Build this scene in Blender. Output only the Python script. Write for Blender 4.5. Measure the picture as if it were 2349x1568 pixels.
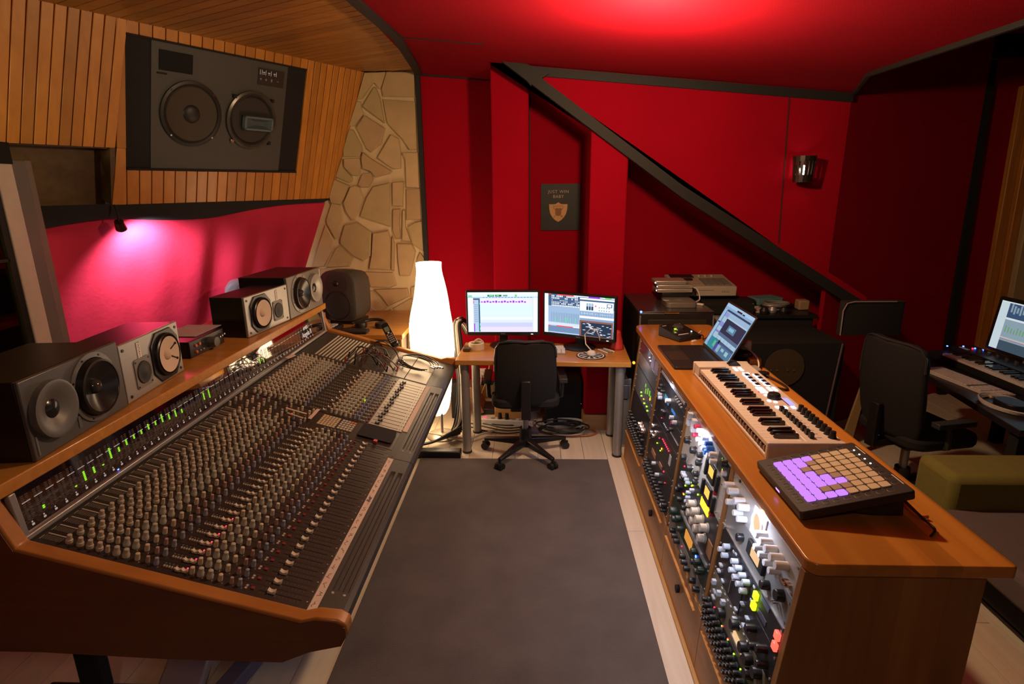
import bpy, bmesh, math, random
from mathutils import Vector as V, Matrix
random.seed(7)
D = bpy.data; SC = bpy.context.scene; COL = SC.collection
for o in list(D.objects): D.objects.remove(o)
R = math.radians

# ---------------------------------------------------------------- camera
FPX, PITCH, ROLL, YAW, HC = 1315.8, R(15.18), R(-0.61), R(2.25), 1.8
def _axes():
    fw = V((0, math.cos(PITCH), -math.sin(PITCH))); rt = V((1, 0, 0)); up = rt.cross(fw)
    c, s = math.cos(ROLL), math.sin(ROLL)
    r2 = c*rt + s*up; u2 = -s*rt + c*up
    cy, sy = math.cos(YAW), math.sin(YAW)
    rot = lambda v: V((v.x*cy - v.y*sy, v.x*sy + v.y*cy, v.z))
    return rot(r2), rot(u2), rot(fw)
AR, AU, AF = _axes()
CP = V((0, 0, HC))
cam = D.objects.new('camera', D.cameras.new('camera')); COL.objects.link(cam)
cam.data.sensor_width = 36; cam.data.lens = FPX/2349*36; cam.data.clip_start = .02
cam.matrix_world = Matrix(((AR.x, AU.x, -AF.x, 0), (AR.y, AU.y, -AF.y, 0), (AR.z, AU.z, -AF.z, HC), (0, 0, 0, 1)))
SC.camera = cam

# ---------------------------------------------------------------- world, exposure, lamps
w = D.worlds.new('world'); SC.world = w; w.use_nodes = True
w.node_tree.nodes['Background'].inputs[0].default_value = (.9, .5, .35, 1)
w.node_tree.nodes['Background'].inputs[1].default_value = .02
SC.view_settings.view_transform = 'Standard'; SC.view_settings.look = 'None'
SC.view_settings.exposure = 0.0; SC.view_settings.gamma = 1; SC.view_settings.use_curve_mapping = False
def lamp(kind, name, loc, energy, color, aim=None, size=.1, size_y=None, spot=None, blend=.5, spread=None):
    l = D.lights.new(name, kind); o = D.objects.new(name, l); COL.objects.link(o)
    o.location = loc; l.energy = energy; l.color = color
    if kind == 'AREA':
        l.size = size
        if size_y: l.shape = 'RECTANGLE'; l.size_y = size_y
        if spread: l.spread = spread
    else: l.shadow_soft_size = size
    if kind == 'SPOT': l.spot_size = spot; l.spot_blend = blend
    if aim is not None: o.rotation_euler = (V(aim)-V(loc)).to_track_quat('-Z', 'Y').to_euler()
    return o
WARM = (1, .64, .30)
lamp('POINT', 'ceiling_lamp', (.45, 2.6, 2.22), 82, (1, .68, .38), None, .05)
lamp('SPOT', 'fill_spot', (-.3, -.5, 2.45), 26, (1, .62, .42), (-.4, 2.6, .4), .12, spot=R(125), blend=1)  # added fill light behind the camera, no such lamp known there
lamp('SPOT', 'curtain_spot', (-2.30, 3.36, 1.60), 75, (1, .88, .88), (-2.44, 3.58, 1.30), .02, spot=R(128), blend=.9)
lamp('POINT', 'sconce_bulb', (1.765, 3.99, 1.895), 34, (1, .72, .55), None, .012)
lamp('AREA', 'next_room_lamp', (-2.85, 1.5, 2.1), 22, (1, .86, .45), (-3.3, 2.3, 1.3), .4)
for i, yy in enumerate((1.54, 2.11, 2.70, 3.29)):
    lamp('AREA', 'shelf_led', (.655, yy, .862), (3.2, 3.4, 1.8, 1.8)[i], (.72, .80, 1), (.655, yy, .2), .50, .012)

# ---------------------------------------------------------------- helpers
def ray(x, y): return AF + AR*((x-1174.5)/FPX) + AU*((784-y)/FPX)
def at(x, y, ax, val):
    d = ray(x, y); return CP + d*((val-CP[ax])/d[ax])
def atX(x, y, v): return at(x, y, 0, v)
def atY(x, y, v): return at(x, y, 1, v)
def atZ(x, y, v): return at(x, y, 2, v)
MW = {}
def _link(o, parent, M):
    COL.objects.link(o); MW[o.name] = M
    if parent is not None: o.parent = parent
    return o
def frame(o, ux, uy, uz):
    o, ux, uy, uz = map(V, (o, ux, uy, uz))
    return Matrix(((ux.x, uy.x, uz.x, o.x), (ux.y, uy.y, uz.y, o.y), (ux.z, uy.z, uz.z, o.z), (0, 0, 0, 1)))
def T(x, y, z): return Matrix.Translation((x, y, z))
def RZ(a): return Matrix.Rotation(a, 4, 'Z')
def props(o, label=None, cat=None, group=None, kind=None):
    if label: o['label'] = label
    if cat: o['category'] = cat
    if group: o['group'] = group
    if kind: o['kind'] = kind
    return o
def thing(name, label, cat, loc=(0, 0, 0), rz=0, group=None, kind=None, M=None):
    o = D.objects.new(name, None); o.empty_display_size = .05
    if M is None: M = T(*loc) @ RZ(rz)
    o.matrix_basis = M
    _link(o, None, M.copy())
    return props(o, label, cat, group, kind)
class MB:
    def __init__(s, M=None): s.v = []; s.f = []; s.M = M or Matrix()
    def add(s, vs, fs):
        o = len(s.v); M = s.M
        s.v += [M @ V(p) for p in vs]; s.f += [tuple(i+o for i in f) for f in fs]; return s
    def box(s, x0, x1, y0, y1, z0, z1):
        return s.add([(x0,y0,z0),(x1,y0,z0),(x1,y1,z0),(x0,y1,z0),(x0,y0,z1),(x1,y0,z1),(x1,y1,z1),(x0,y1,z1)],
            [(0,3,2,1),(4,5,6,7),(0,1,5,4),(1,2,6,5),(2,3,7,6),(3,0,4,7)])
    def cbox(s, c, d): return s.box(c[0]-d[0]/2, c[0]+d[0]/2, c[1]-d[1]/2, c[1]+d[1]/2, c[2]-d[2]/2, c[2]+d[2]/2)
    def prism(s, pts, vec):
        n = len(pts); p = [V(q) for q in pts]; q = [a+V(vec) for a in p]
        return s.add(p+q, [tuple(range(n-1,-1,-1)), tuple(range(n,2*n))]+[(i,(i+1)%n,n+(i+1)%n,n+i) for i in range(n)])
    def poly(s, pts): return s.add(pts, [tuple(range(len(pts)))])
    def cyl(s, p0, p1, r0, r1=None, n=12, caps=True):
        r1 = r0 if r1 is None else r1; p0, p1 = V(p0), V(p1); d = (p1-p0).normalized()
        a = d.orthogonal().normalized(); b = d.cross(a)
        ring = lambda p, r: [p+(a*math.cos(t)+b*math.sin(t))*r for t in [2*math.pi*i/n for i in range(n)]]
        fs = [(i,(i+1)%n,n+(i+1)%n,n+i) for i in range(n)]
        if caps: fs += [tuple(range(n-1,-1,-1)), tuple(range(n,2*n))]
        return s.add(ring(p0,r0)+ring(p1,r1), fs)
    def lathe(s, prof, n=24, c=(0,0,0), cap=True):
        vs = []; fs = []; m = len(prof)
        for r, z in prof:
            for i in range(n):
                t = 2*math.pi*i/n; vs.append((c[0]+r*math.cos(t), c[1]+r*math.sin(t), c[2]+z))
        for j in range(m-1):
            for i in range(n): fs.append((j*n+i, j*n+(i+1)%n, (j+1)*n+(i+1)%n, (j+1)*n+i))
        if cap: fs += [tuple(range(n-1,-1,-1)), tuple((m-1)*n+i for i in range(n))]
        return s.add(vs, fs)
    def tube(s, pts, r, n=6, closed=False):
        p = [V(q) for q in pts]; m = len(p); a = None; vs = []
        for i in range(m):
            d = (p[min(i+1,m-1)]-p[max(i-1,0)])
            if d.length < 1e-9: d = V((0,0,1))
            d.normalize()
            a = d.orthogonal().normalized() if a is None else (a-d*a.dot(d)).normalized()
            b = d.cross(a)
            vs += [p[i]+(a*math.cos(t)+b*math.sin(t))*r for t in [2*math.pi*k/n for k in range(n)]]
        fs = [(j*n+i, j*n+(i+1)%n, (j+1)*n+(i+1)%n, (j+1)*n+i) for j in range(m-1) for i in range(n)]
        fs += [tuple(range(n-1,-1,-1)), tuple((m-1)*n+i for i in range(n))]
        return s.add(vs, fs)
    def rrect(s, cx, cy, w, h, r, z0, z1, n=5):
        pts = []
        for (sx, sy, a0) in ((1,1,0),(-1,1,90),(-1,-1,180),(1,-1,270)):
            for k in range(n+1):
                t = R(a0+90*k/n); pts.append((cx+sx*(w/2-r)+r*math.cos(t), cy+sy*(h/2-r)+r*math.sin(t), z0))
        return s.prism(pts, (0,0,z1-z0))
    def grid(s, fn, nu, nv):
        vs = [fn(i/nu, j/nv) for i in range(nu+1) for j in range(nv+1)]
        fs = [(i*(nv+1)+j, (i+1)*(nv+1)+j, (i+1)*(nv+1)+j+1, i*(nv+1)+j+1) for i in range(nu) for j in range(nv)]
        return s.add(vs, fs)
    def mesh(s, name, mat, smooth=True, inv=None):
        me = D.meshes.new(name)
        vs = [inv @ p for p in s.v] if inv is not None else s.v
        me.from_pydata([tuple(p) for p in vs], [], s.f); me.validate()
        bm = bmesh.new(); bm.from_mesh(me); bmesh.ops.recalc_face_normals(bm, faces=bm.faces); bm.to_mesh(me); bm.free()
        if smooth: me.shade_smooth(); me.set_sharp_from_angle(angle=.65)
        if mat is not None: me.materials.append(mat)
        return me
    def build(s, name, mat, parent=None, smooth=True, bevel=0, label=None, cat=None, group=None, kind=None, solid=0):
        M = MW[parent.name] if parent is not None else Matrix()
        me = s.mesh(name, mat, smooth, M.inverted())
        o = D.objects.new(name, me); _link(o, parent, M)
        if solid:
            m = o.modifiers.new('solid', 'SOLIDIFY'); m.thickness = solid
        if bevel:
            m = o.modifiers.new('bevel', 'BEVEL'); m.width = bevel; m.segments = 2; m.limit_method = 'ANGLE'; m.angle_limit = R(40)
        return props(o, label, cat, group, kind)
def put(name, me, parent, M, kind=None):
    """a part that shares mesh data, placed by a world matrix"""
    o = D.objects.new(name, me); PM = MW[parent.name]
    o.matrix_basis = PM.inverted() @ M
    _link(o, parent, M)
    if kind: o['kind'] = kind
    return o
def text(body, size, M, mat, parent, name='lettering', align='CENTER', ext=.0004, sx=1.0, sp=1.0):
    c = D.curves.new(name, 'FONT'); c.body = body; c.size = size; c.align_x = align; c.align_y = 'CENTER'; c.extrude = ext
    c.space_character = sp; c.resolution_u = 2
    o = D.objects.new(name, c); COL.objects.link(o)
    dg = bpy.context.evaluated_depsgraph_get(); dg.update()
    me = D.meshes.new_from_object(o.evaluated_get(dg)); D.objects.remove(o)
    me.materials.clear(); me.materials.append(mat)
    return put(name, me, parent, M @ Matrix.Diagonal((sx, 1, 1, 1)))

# ---------------------------------------------------------------- materials
def _new(name):
    m = D.materials.new(name); m.use_nodes = True; nt = m.node_tree
    return m, nt, nt.nodes['Principled BSDF']
def c4(c): return (c[0], c[1], c[2], 1)
def mat(name, col, rough=.5, metal=0, var=.12, scale=12, bump=0, bscale=120, coat=0, stretch=(1,1,1), spec=.5, sheen=0):
    m, nt, b = _new(name); N, L = nt.nodes.new, nt.links.new
    tc = N('ShaderNodeTexCoord'); mp = N('ShaderNodeMapping'); mp.inputs['Scale'].default_value = stretch
    L(tc.outputs['Object'], mp.inputs['Vector'])
    no = N('ShaderNodeTexNoise'); no.inputs['Scale'].default_value = scale; no.inputs['Detail'].default_value = 4
    L(mp.outputs['Vector'], no.inputs['Vector'])
    mx = N('ShaderNodeMix'); mx.data_type = 'RGBA'
    mx.inputs['A'].default_value = c4([max(0,v*(1-var)) for v in col]); mx.inputs['B'].default_value = c4([min(1,v*(1+var)) for v in col])
    L(no.outputs['Fac'], mx.inputs['Factor']); L(mx.outputs['Result'], b.inputs['Base Color'])
    b.inputs['Roughness'].default_value = rough; b.inputs['Metallic'].default_value = metal
    b.inputs['Specular IOR Level'].default_value = spec
    b.inputs['Coat Weight'].default_value = coat
    if sheen: b.inputs['Sheen Weight'].default_value = sheen; b.inputs['Sheen Roughness'].default_value = .4
    if bump:
        n2 = N('ShaderNodeTexNoise'); n2.inputs['Scale'].default_value = bscale; n2.inputs['Detail'].default_value = 3
        L(mp.outputs['Vector'], n2.inputs['Vector'])
        bp = N('ShaderNodeBump'); bp.inputs['Strength'].default_value = bump; bp.inputs['Distance'].default_value = .004
        L(n2.outputs['Fac'], bp.inputs['Height']); L(bp.outputs['Normal'], b.inputs['Normal'])
    return m
def wood(name, c1, c2, stretch=(1, 14, 14), rough=.4, coat=0, board=None, perobj=.0, scale=3.0):
    """grain runs along the axis whose stretch is smallest; board=(axis,width) adds glued staves; perobj varies by object"""
    m, nt, b = _new(name); N, L = nt.nodes.new, nt.links.new
    tc = N('ShaderNodeTexCoord'); mp = N('ShaderNodeMapping'); mp.inputs['Scale'].default_value = stretch
    L(tc.outputs['Object'], mp.inputs['Vector'])
    no = N('ShaderNodeTexNoise'); no.inputs['Scale'].default_value = scale; no.inputs['Detail'].default_value = 6; no.inputs['Distortion'].default_value = .6
    L(mp.outputs['Vector'], no.inputs['Vector'])
    rp = N('ShaderNodeValToRGB'); rp.color_ramp.elements[0].position = .3; rp.color_ramp.elements[1].position = .72
    rp.color_ramp.elements[0].color = c4(c2); rp.color_ramp.elements[1].color = c4(c1)
    L(no.outputs['Fac'], rp.inputs['Fac']); out = rp.outputs['Color']
    def mul(out, src, lo, hi):
        mr = N('ShaderNodeMapRange'); mr.inputs['To Min'].default_value = lo; mr.inputs['To Max'].default_value = hi
        L(src, mr.inputs['Value'])
        mm = N('ShaderNodeMix'); mm.data_type = 'RGBA'; mm.blend_type = 'MULTIPLY'; mm.inputs['Factor'].default_value = 1
        L(out, mm.inputs['A']); L(mr.outputs['Result'], mm.inputs['B']); return mm.outputs['Result']
    if board:
        sp = N('ShaderNodeSeparateXYZ'); L(tc.outputs['Object'], sp.inputs['Vector'])
        dv = N('ShaderNodeMath'); dv.operation = 'DIVIDE'; dv.inputs[1].default_value = board[1]; L(sp.outputs[board[0]], dv.inputs[0])
        fl = N('ShaderNodeMath'); fl.operation = 'FLOOR'; L(dv.outputs[0], fl.inputs[0])
        wn = N('ShaderNodeTexWhiteNoise'); wn.noise_dimensions = '1D'; L(fl.outputs[0], wn.inputs['W'])
        out = mul(out, wn.outputs['Value'], .72, 1.12)
    if perobj:
        oi = N('ShaderNodeObjectInfo'); out = mul(out, oi.outputs['Random'], 1-perobj, 1+perobj*.4)
    L(out, b.inputs['Base Color'])
    b.inputs['Roughness'].default_value = rough; b.inputs['Coat Weight'].default_value = coat; b.inputs['Coat Roughness'].default_value = .15
    bp = N('ShaderNodeBump'); bp.inputs['Strength'].default_value = .12; bp.inputs['Distance'].default_value = .002
    L(no.outputs['Fac'], bp.inputs['Height']); L(bp.outputs['Normal'], b.inputs['Normal'])
    return m
def emit(name, col, k, base=(.02,.02,.02)):
    m, nt, b = _new(name)
    b.inputs['Base Color'].default_value = c4(base); b.inputs['Emission Color'].default_value = c4(col); b.inputs['Emission Strength'].default_value = k
    b.inputs['Roughness'].default_value = .25
    return m
def glass(name, col, rough=.02, alpha=.25):
    m, nt, b = _new(name); N, L = nt.nodes.new, nt.links.new
    b.inputs['Base Color'].default_value = c4(col); b.inputs['Roughness'].default_value = rough
    tr = N('ShaderNodeBsdfTransparent'); tr.inputs[0].default_value = c4(col); gl = N('ShaderNodeBsdfGlossy'); gl.inputs['Roughness'].default_value = rough
    fr = N('ShaderNodeFresnel'); fr.inputs[0].default_value = 1.5; mx = N('ShaderNodeMixShader')
    L(fr.outputs[0], mx.inputs[0]); L(tr.outputs[0], mx.inputs[1]); L(gl.outputs[0], mx.inputs[2])
    L(mx.outputs[0], nt.nodes['Material Output'].inputs['Surface'])
    return m
red = mat('red_fabric', (.30, .002, .012), .9, var=.16, scale=2.2, bump=.25, bscale=260, spec=.06)
redceil = mat('red_ceiling_fabric', (.24, .002, .010), .8, var=.25, scale=1.4, bump=.3, bscale=200, spec=.10)
curt = mat('curtain_fabric', (.50, .022, .065), .7, var=.2, scale=5, bump=.4, bscale=30, spec=.2)
blk = mat('black_plastic', (.012, .012, .013), .42, var=.2)
blkm = mat('matt_black', (.006, .005, .006), .85, var=.2)
blkcloth = mat('black_cloth', (.012, .011, .014), .9, var=.3, scale=60, bump=.4, bscale=300)
blktrim = mat('black_trim', (.008, .006, .006), .7, var=.2, scale=20)
blkmetal = mat('black_metal', (.03, .03, .032), .35, .6, var=.1)
dgrey = mat('dark_grey_plastic', (.045, .044, .044), .5, var=.1, bump=.15, bscale=400)
silver = mat('brushed_silver', (.55, .54, .52), .35, .75, var=.08, scale=6, stretch=(1,30,30))
chrome = mat('chrome', (.75, .75, .76), .15, 1, var=.03)
alu = mat('satin_aluminium', (.42, .42, .43), .42, .7, var=.06)
white = mat('white_plastic', (.74, .70, .66), .4, var=.03)
cream = mat('cream_plastic', (.62, .56, .46), .45, var=.06)
pine = wood('soffit_pine', (.55, .225, .035), (.44, .165, .022), (7, 7, .7), .42, coat=.15, perobj=.22)
pinec = wood('ceiling_pine', (.40, .17, .035), (.28, .11, .02), (.8, 8, 8), .42, coat=.15, perobj=.25)
deskw = wood('desk_beech', (.58, .27, .065), (.46, .19, .035), (.8, 12, 12), .32, coat=.25)
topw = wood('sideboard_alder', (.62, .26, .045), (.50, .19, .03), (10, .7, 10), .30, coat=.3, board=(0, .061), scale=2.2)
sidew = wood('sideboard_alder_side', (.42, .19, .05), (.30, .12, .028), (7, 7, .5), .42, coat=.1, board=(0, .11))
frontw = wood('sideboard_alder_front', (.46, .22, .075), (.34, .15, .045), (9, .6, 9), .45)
consw = wood('console_wood', (.48, .20, .045), (.38, .14, .03), (.7, 9, 9), .40, coat=.15)
cheekw = wood('console_cheek_veneer', (.17, .058, .020), (.125, .04, .013), (.7, 7, 7), .45)
floorw = wood('whitened_floorboard', (.74, .65, .52), (.66, .56, .43), (11, .6, 11), .42, perobj=.10)
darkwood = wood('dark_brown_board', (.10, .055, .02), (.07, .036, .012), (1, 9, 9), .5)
jamb = wood('orange_door_jamb', (.48, .19, .03), (.36, .13, .02), (9, 9, .6), .4)
beigew = wood('pale_door_frame', (.45, .33, .18), (.36, .25, .13), (8, 8, .6), .5)
mortar = mat('cream_mortar', (.60, .46, .27), .9, var=.15, scale=9, bump=.5, bscale=40)
stone = mat('tan_sandstone', (.47, .33, .17), .85, var=.22, scale=7, bump=.5, bscale=60)
rugm = mat('grey_rug_pile', (.125, .105, .098), .95, var=.35, scale=5, bump=.8, bscale=320, sheen=.2, spec=.1)
LEDS = {k: emit('led_'+k, c, s) for k, c, s in (('green', (.35, 1, .02), 4), ('red', (1, .02, .06), 4), ('blue', (.05, .12, 1), 8), ('amber', (1, .3, .02), 3), ('white', (.8, .86, 1), 5))}
# ================================================================ STRUCTURE
YW, YS = 4.75, 4.08                      # rear wall, face of the stair wall in front of it
def ceil_z(x): return 2.558 - .0934*(x+.04)
def struct(o, label=None): o['kind'] = 'structure'; return props(o, label)
# floor with separate boards
fl = struct(MB().box(-3.6, 4.2, -1.2, 4.95, -.06, -.012).build('floor', mat('subfloor', (.3, .25, .2), .8), None))
X0 = -.129; BW = .158
for i in range(-21, 25):
    x = X0+i*BW
    y = -.6 + (i*.47) % 1.1
    while y < 4.9:
        y1 = min(y+1.28, 4.92)
        if y1 > .3 or x > .4:
            MB().box(x+.0012, x+BW-.0012, y+.001, y1-.001, -.012, 0).build('plank', floorw, fl, bevel=.0008)
        y = y1
# rear wall, lower part behind the desk and under the stairs
wb = struct(MB().box(-.90, 2.9, YW, YW+.08, 0, 2.9).build('wall_back', red, None))
def soft_panel(x0, x1, y0, y1, z0, z1, name, parent=None):
    return MB().box(x0, x1, y0, y1, z0, z1).build(name, red, parent, bevel=.012)
def beam_z(x): return 2.69-.715*(x+.29) if x < 1.0 else 1.768-.61*(x-1.0)
def fin(x0, x1, y0):
    m = MB(); zb = beam_z(x0)-.03, beam_z(x1)-.03
    m.add([(x0,y0,.12),(x1,y0,.12),(x1,YW,.12),(x0,YW,.12),(x0,y0,zb[0]),(x1,y0,zb[1]),(x1,YW,zb[1]),(x0,YW,zb[0])],
          [(0,3,2,1),(4,5,6,7),(0,1,5,4),(1,2,6,5),(2,3,7,6),(3,0,4,7)])
    o = m.build('column', red, wb, bevel=.012)
    MB().box(x0-.012, x1+.008, y0-.012, YW, 0, .118).build('plinth', wood('plinth_wood', (.5,.27,.1), (.4,.2,.07), (1,8,8)), o, bevel=.004)
fin(-.30, -.035, 4.27)
fin(.385, .640, YS)
MB().box(-.035, -.028, YW-.012, YW, .13, 2.5).build('seam', blktrim, wb)
# slanted stair wall above the beam
SX1 = 2.95
def stairwall():
    bot = [(x, beam_z(x)) for x in (-.29, .2, .6, 1.0, 1.5, 2.0, 2.35)]
    pts = [(x, YS, z) for x, z in bot] + [(2.35, YS, 1.02), (2.06, YS, 1.20), (2.06, YS, ceil_z(2.06)), (-.29, YS, ceil_z(-.29))]
    return MB().prism(pts, (0, .05, 0))
ws = struct(stairwall().build('wall_stair', red, None))
struct(MB().prism([(2.06,YS,0),(3.52,4.9,0),(4.3,4.9,0),(4.3,4.96,0),(3.5,4.96,0),(2.06,YS+.06,0)], (0,0,2.9)).build('wall_side_back', red, None))
m = MB()                                      # sloping underside of the stairs
for a, b in ((-.29, 1.0), (1.0, 2.5)):
    m.add([(a,YS+.01,beam_z(a)-.05),(b,YS+.01,beam_z(b)-.05),(b,YW,beam_z(b)-.05),(a,YW,beam_z(a)-.05),(a,YS+.01,beam_z(a)-.03),(b,YS+.01,beam_z(b)-.03),(b,YW,beam_z(b)-.03),(a,YW,beam_z(a)-.03)],
          [(0,3,2,1),(4,5,6,7),(0,1,5,4),(1,2,6,5),(2,3,7,6),(3,0,4,7)])
m.build('stair_soffit', red, ws)
def strip(name, pts, wv, d, mt=blktrim, parent=None):
    """flat trim following a polyline: wv = in-plane width vector, d = depth vector"""
    m = MB()
    for a, b in zip(pts, pts[1:]):
        a, b = V(a), V(b); q = V(wv); dd = V(d)
        m.add([a, b, b+q, a+q, a+dd, b+dd, b+q+dd, a+q+dd], [(0,3,2,1),(4,5,6,7),(0,1,5,4),(1,2,6,5),(2,3,7,6),(3,0,4,7)])
    return struct(m.build(name, mt, parent))
beampts = [(x, YS-.055, beam_z(x)-.055) for x in (-.31, -.2, 0, .4, .7, 1.0, 1.5, 2.0, 2.45)]
strip('trim_1', beampts, (0, 0, .080), (0, .075, 0))
# folded dark end where the stair trim reaches the ceiling
struct(MB().prism([(-.31,YS-.05,2.66),(-.30,YS-.05,2.70),(-.05,YS-.05,2.56),(.10,YS-.05,2.50),(-.02,YS-.05,2.43),(-.12,YS-.05,2.55)], (0,.05,0)).build('trim_2', blktrim, None))
strip('trim_3', [(x, YS-.02, ceil_z(x)-.06) for x in (-.06, .6, 1.3, 2.06)], (0, 0, .055), (0, .03, 0))
strip('trim_4', [(-.90, YW-.02, 2.625), (-.30, YW-.02, 2.575)], (0, 0, .06), (0, .03, 0))
strip('trim_5', [(-.905, YW-.03, 0), (-.905, YW-.03, 2.66)], (.036, 0, 0), (0, .04, 0))
for a, b in ((1.655, 1.688),):                 # seam of the fabric beside the sconce
    struct(MB().prism([(1.655,YS-.004,ceil_z(1.655)),(1.664,YS-.004,ceil_z(1.66)),(1.700,YS-.004,1.40),(1.691,YS-.004,1.40)], (0,.02,0)).build('trim_6', mat('seam_shadow', (.06,.002,.004), .9), None))
strip('trim_7', [(3.545, 4.86, 0), (3.44, 4.86, 2.68)], (.06, 0, 0), (0, .04, 0))
strip('trim_8', [(-.86, YW-.012, .125), (-.30, YW-.012, .125)], (0, 0, .035), (0, .014, 0))
struct(MB().box(-.90, .39, YW-.02, YW, 0, .12).build('baseboard_back', wood('baseboard_wood', (.40,.24,.09), (.32,.18,.06), (1,8,8)), None, bevel=.003))
struct(MB().box(3.4, 4.3, 4.86, 4.9, 2.70, 2.9).build('trim_9', blktrim, None))
# ceiling: red fabric; to the right of x=1.83 it steps up into a dark recess
def slab(poly, zf, t, name, mt, parent=None):
    n = len(poly); vs = [(x, y, zf(x, y)) for x, y in poly]+[(x, y, zf(x, y)+t) for x, y in poly]
    m = MB().add(vs, [tuple(range(n-1,-1,-1)), tuple(range(n,2*n))]+[(i,(i+1)%n,n+(i+1)%n,n+i) for i in range(n)])
    return m.build(name, mt, parent)
ce = struct(slab([(-.80,-1.2),(1.83,-1.2),(1.83,3.50),(2.06,YS),(-.29,YS),(-.29,YW),(-.85,YW)], lambda x, y: ceil_z(x), .05, 'ceiling', redceil))
MB().prism([(-.80,3.575,ceil_z(-.80)-.004),(-.28,3.575,ceil_z(-.28)-.004),(-.28,3.575,ceil_z(-.28)+.02),(-.80,3.575,ceil_z(-.80)+.02)], (0,.010,0)).build('seam', blktrim, ce)
slab([(-.29,4.96),(4.3,4.96),(4.3,-1.2),(1.83,-1.2),(1.83,3.5),(2.06,YS+.02)], lambda x, y: 2.86, .05, 'recess', red, ce)
struct(MB().add([(1.83,-1.2,2.36),(1.83,3.5,2.36),(2.06,YS,2.345),(2.06,YS,2.9),(1.83,3.5,2.9),(1.83,-1.2,2.9),
                 (1.85,-1.2,2.36),(1.85,3.5,2.36),(2.08,YS,2.345),(2.08,YS,2.9),(1.85,3.5,2.9),(1.85,-1.2,2.9)],
                [(0,1,4,5),(1,2,3,4),(6,11,10,7),(7,10,9,8),(0,6,7,1),(1,7,8,2),(5,4,10,11),(4,3,9,10)]).build('trim_10', blktrim, None))
strip('trim_11', [(-.86, -.8, ceil_z(-.83)-.03), (-.84, 2.92, ceil_z(-.83)-.02), (-.80, 3.56, ceil_z(-.8)-.02), (-.86, 4.35, 2.61), (-.905, YW, 2.625)], (.055, 0, 0), (0, 0, .05))
# right side: door frame and brown panel behind the computer
struct(MB().box(4.3, 4.38, -1.2, 4.96, 0, 2.95).build('wall_right', mat('brown_wall', (.10,.062,.045), .7), None))
dr = thing('door_1', None, None, (3.8, 4.9, 0)); struct(dr)
def post(x0t, x0b, wd, y0, y1, mt, name):
    MB().add([(x0b,y0,0),(x0b+wd,y0,0),(x0b+wd,y1,0),(x0b,y1,0),(x0t,y0,2.5),(x0t+wd,y0,2.5),(x0t+wd,y1,2.5),(x0t,y1,2.5)],
             [(0,3,2,1),(4,5,6,7),(0,1,5,4),(1,2,6,5),(2,3,7,6),(3,0,4,7)]).build(name, mt, dr, bevel=.006)
YD = 4.9
post(3.715, 3.80, .07, YD-.05, YD, jamb, 'jamb'); post(3.785, 3.87, .065, YD-.09, YD, jamb, 'jamb'); post(3.85, 3.935, .14, YD-.14, YD, beigew, 'frame')
post(3.99, 4.075, .22, YD-.10, YD, mat('brown_panel', (.12,.075,.05), .6), 'panel')
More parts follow.
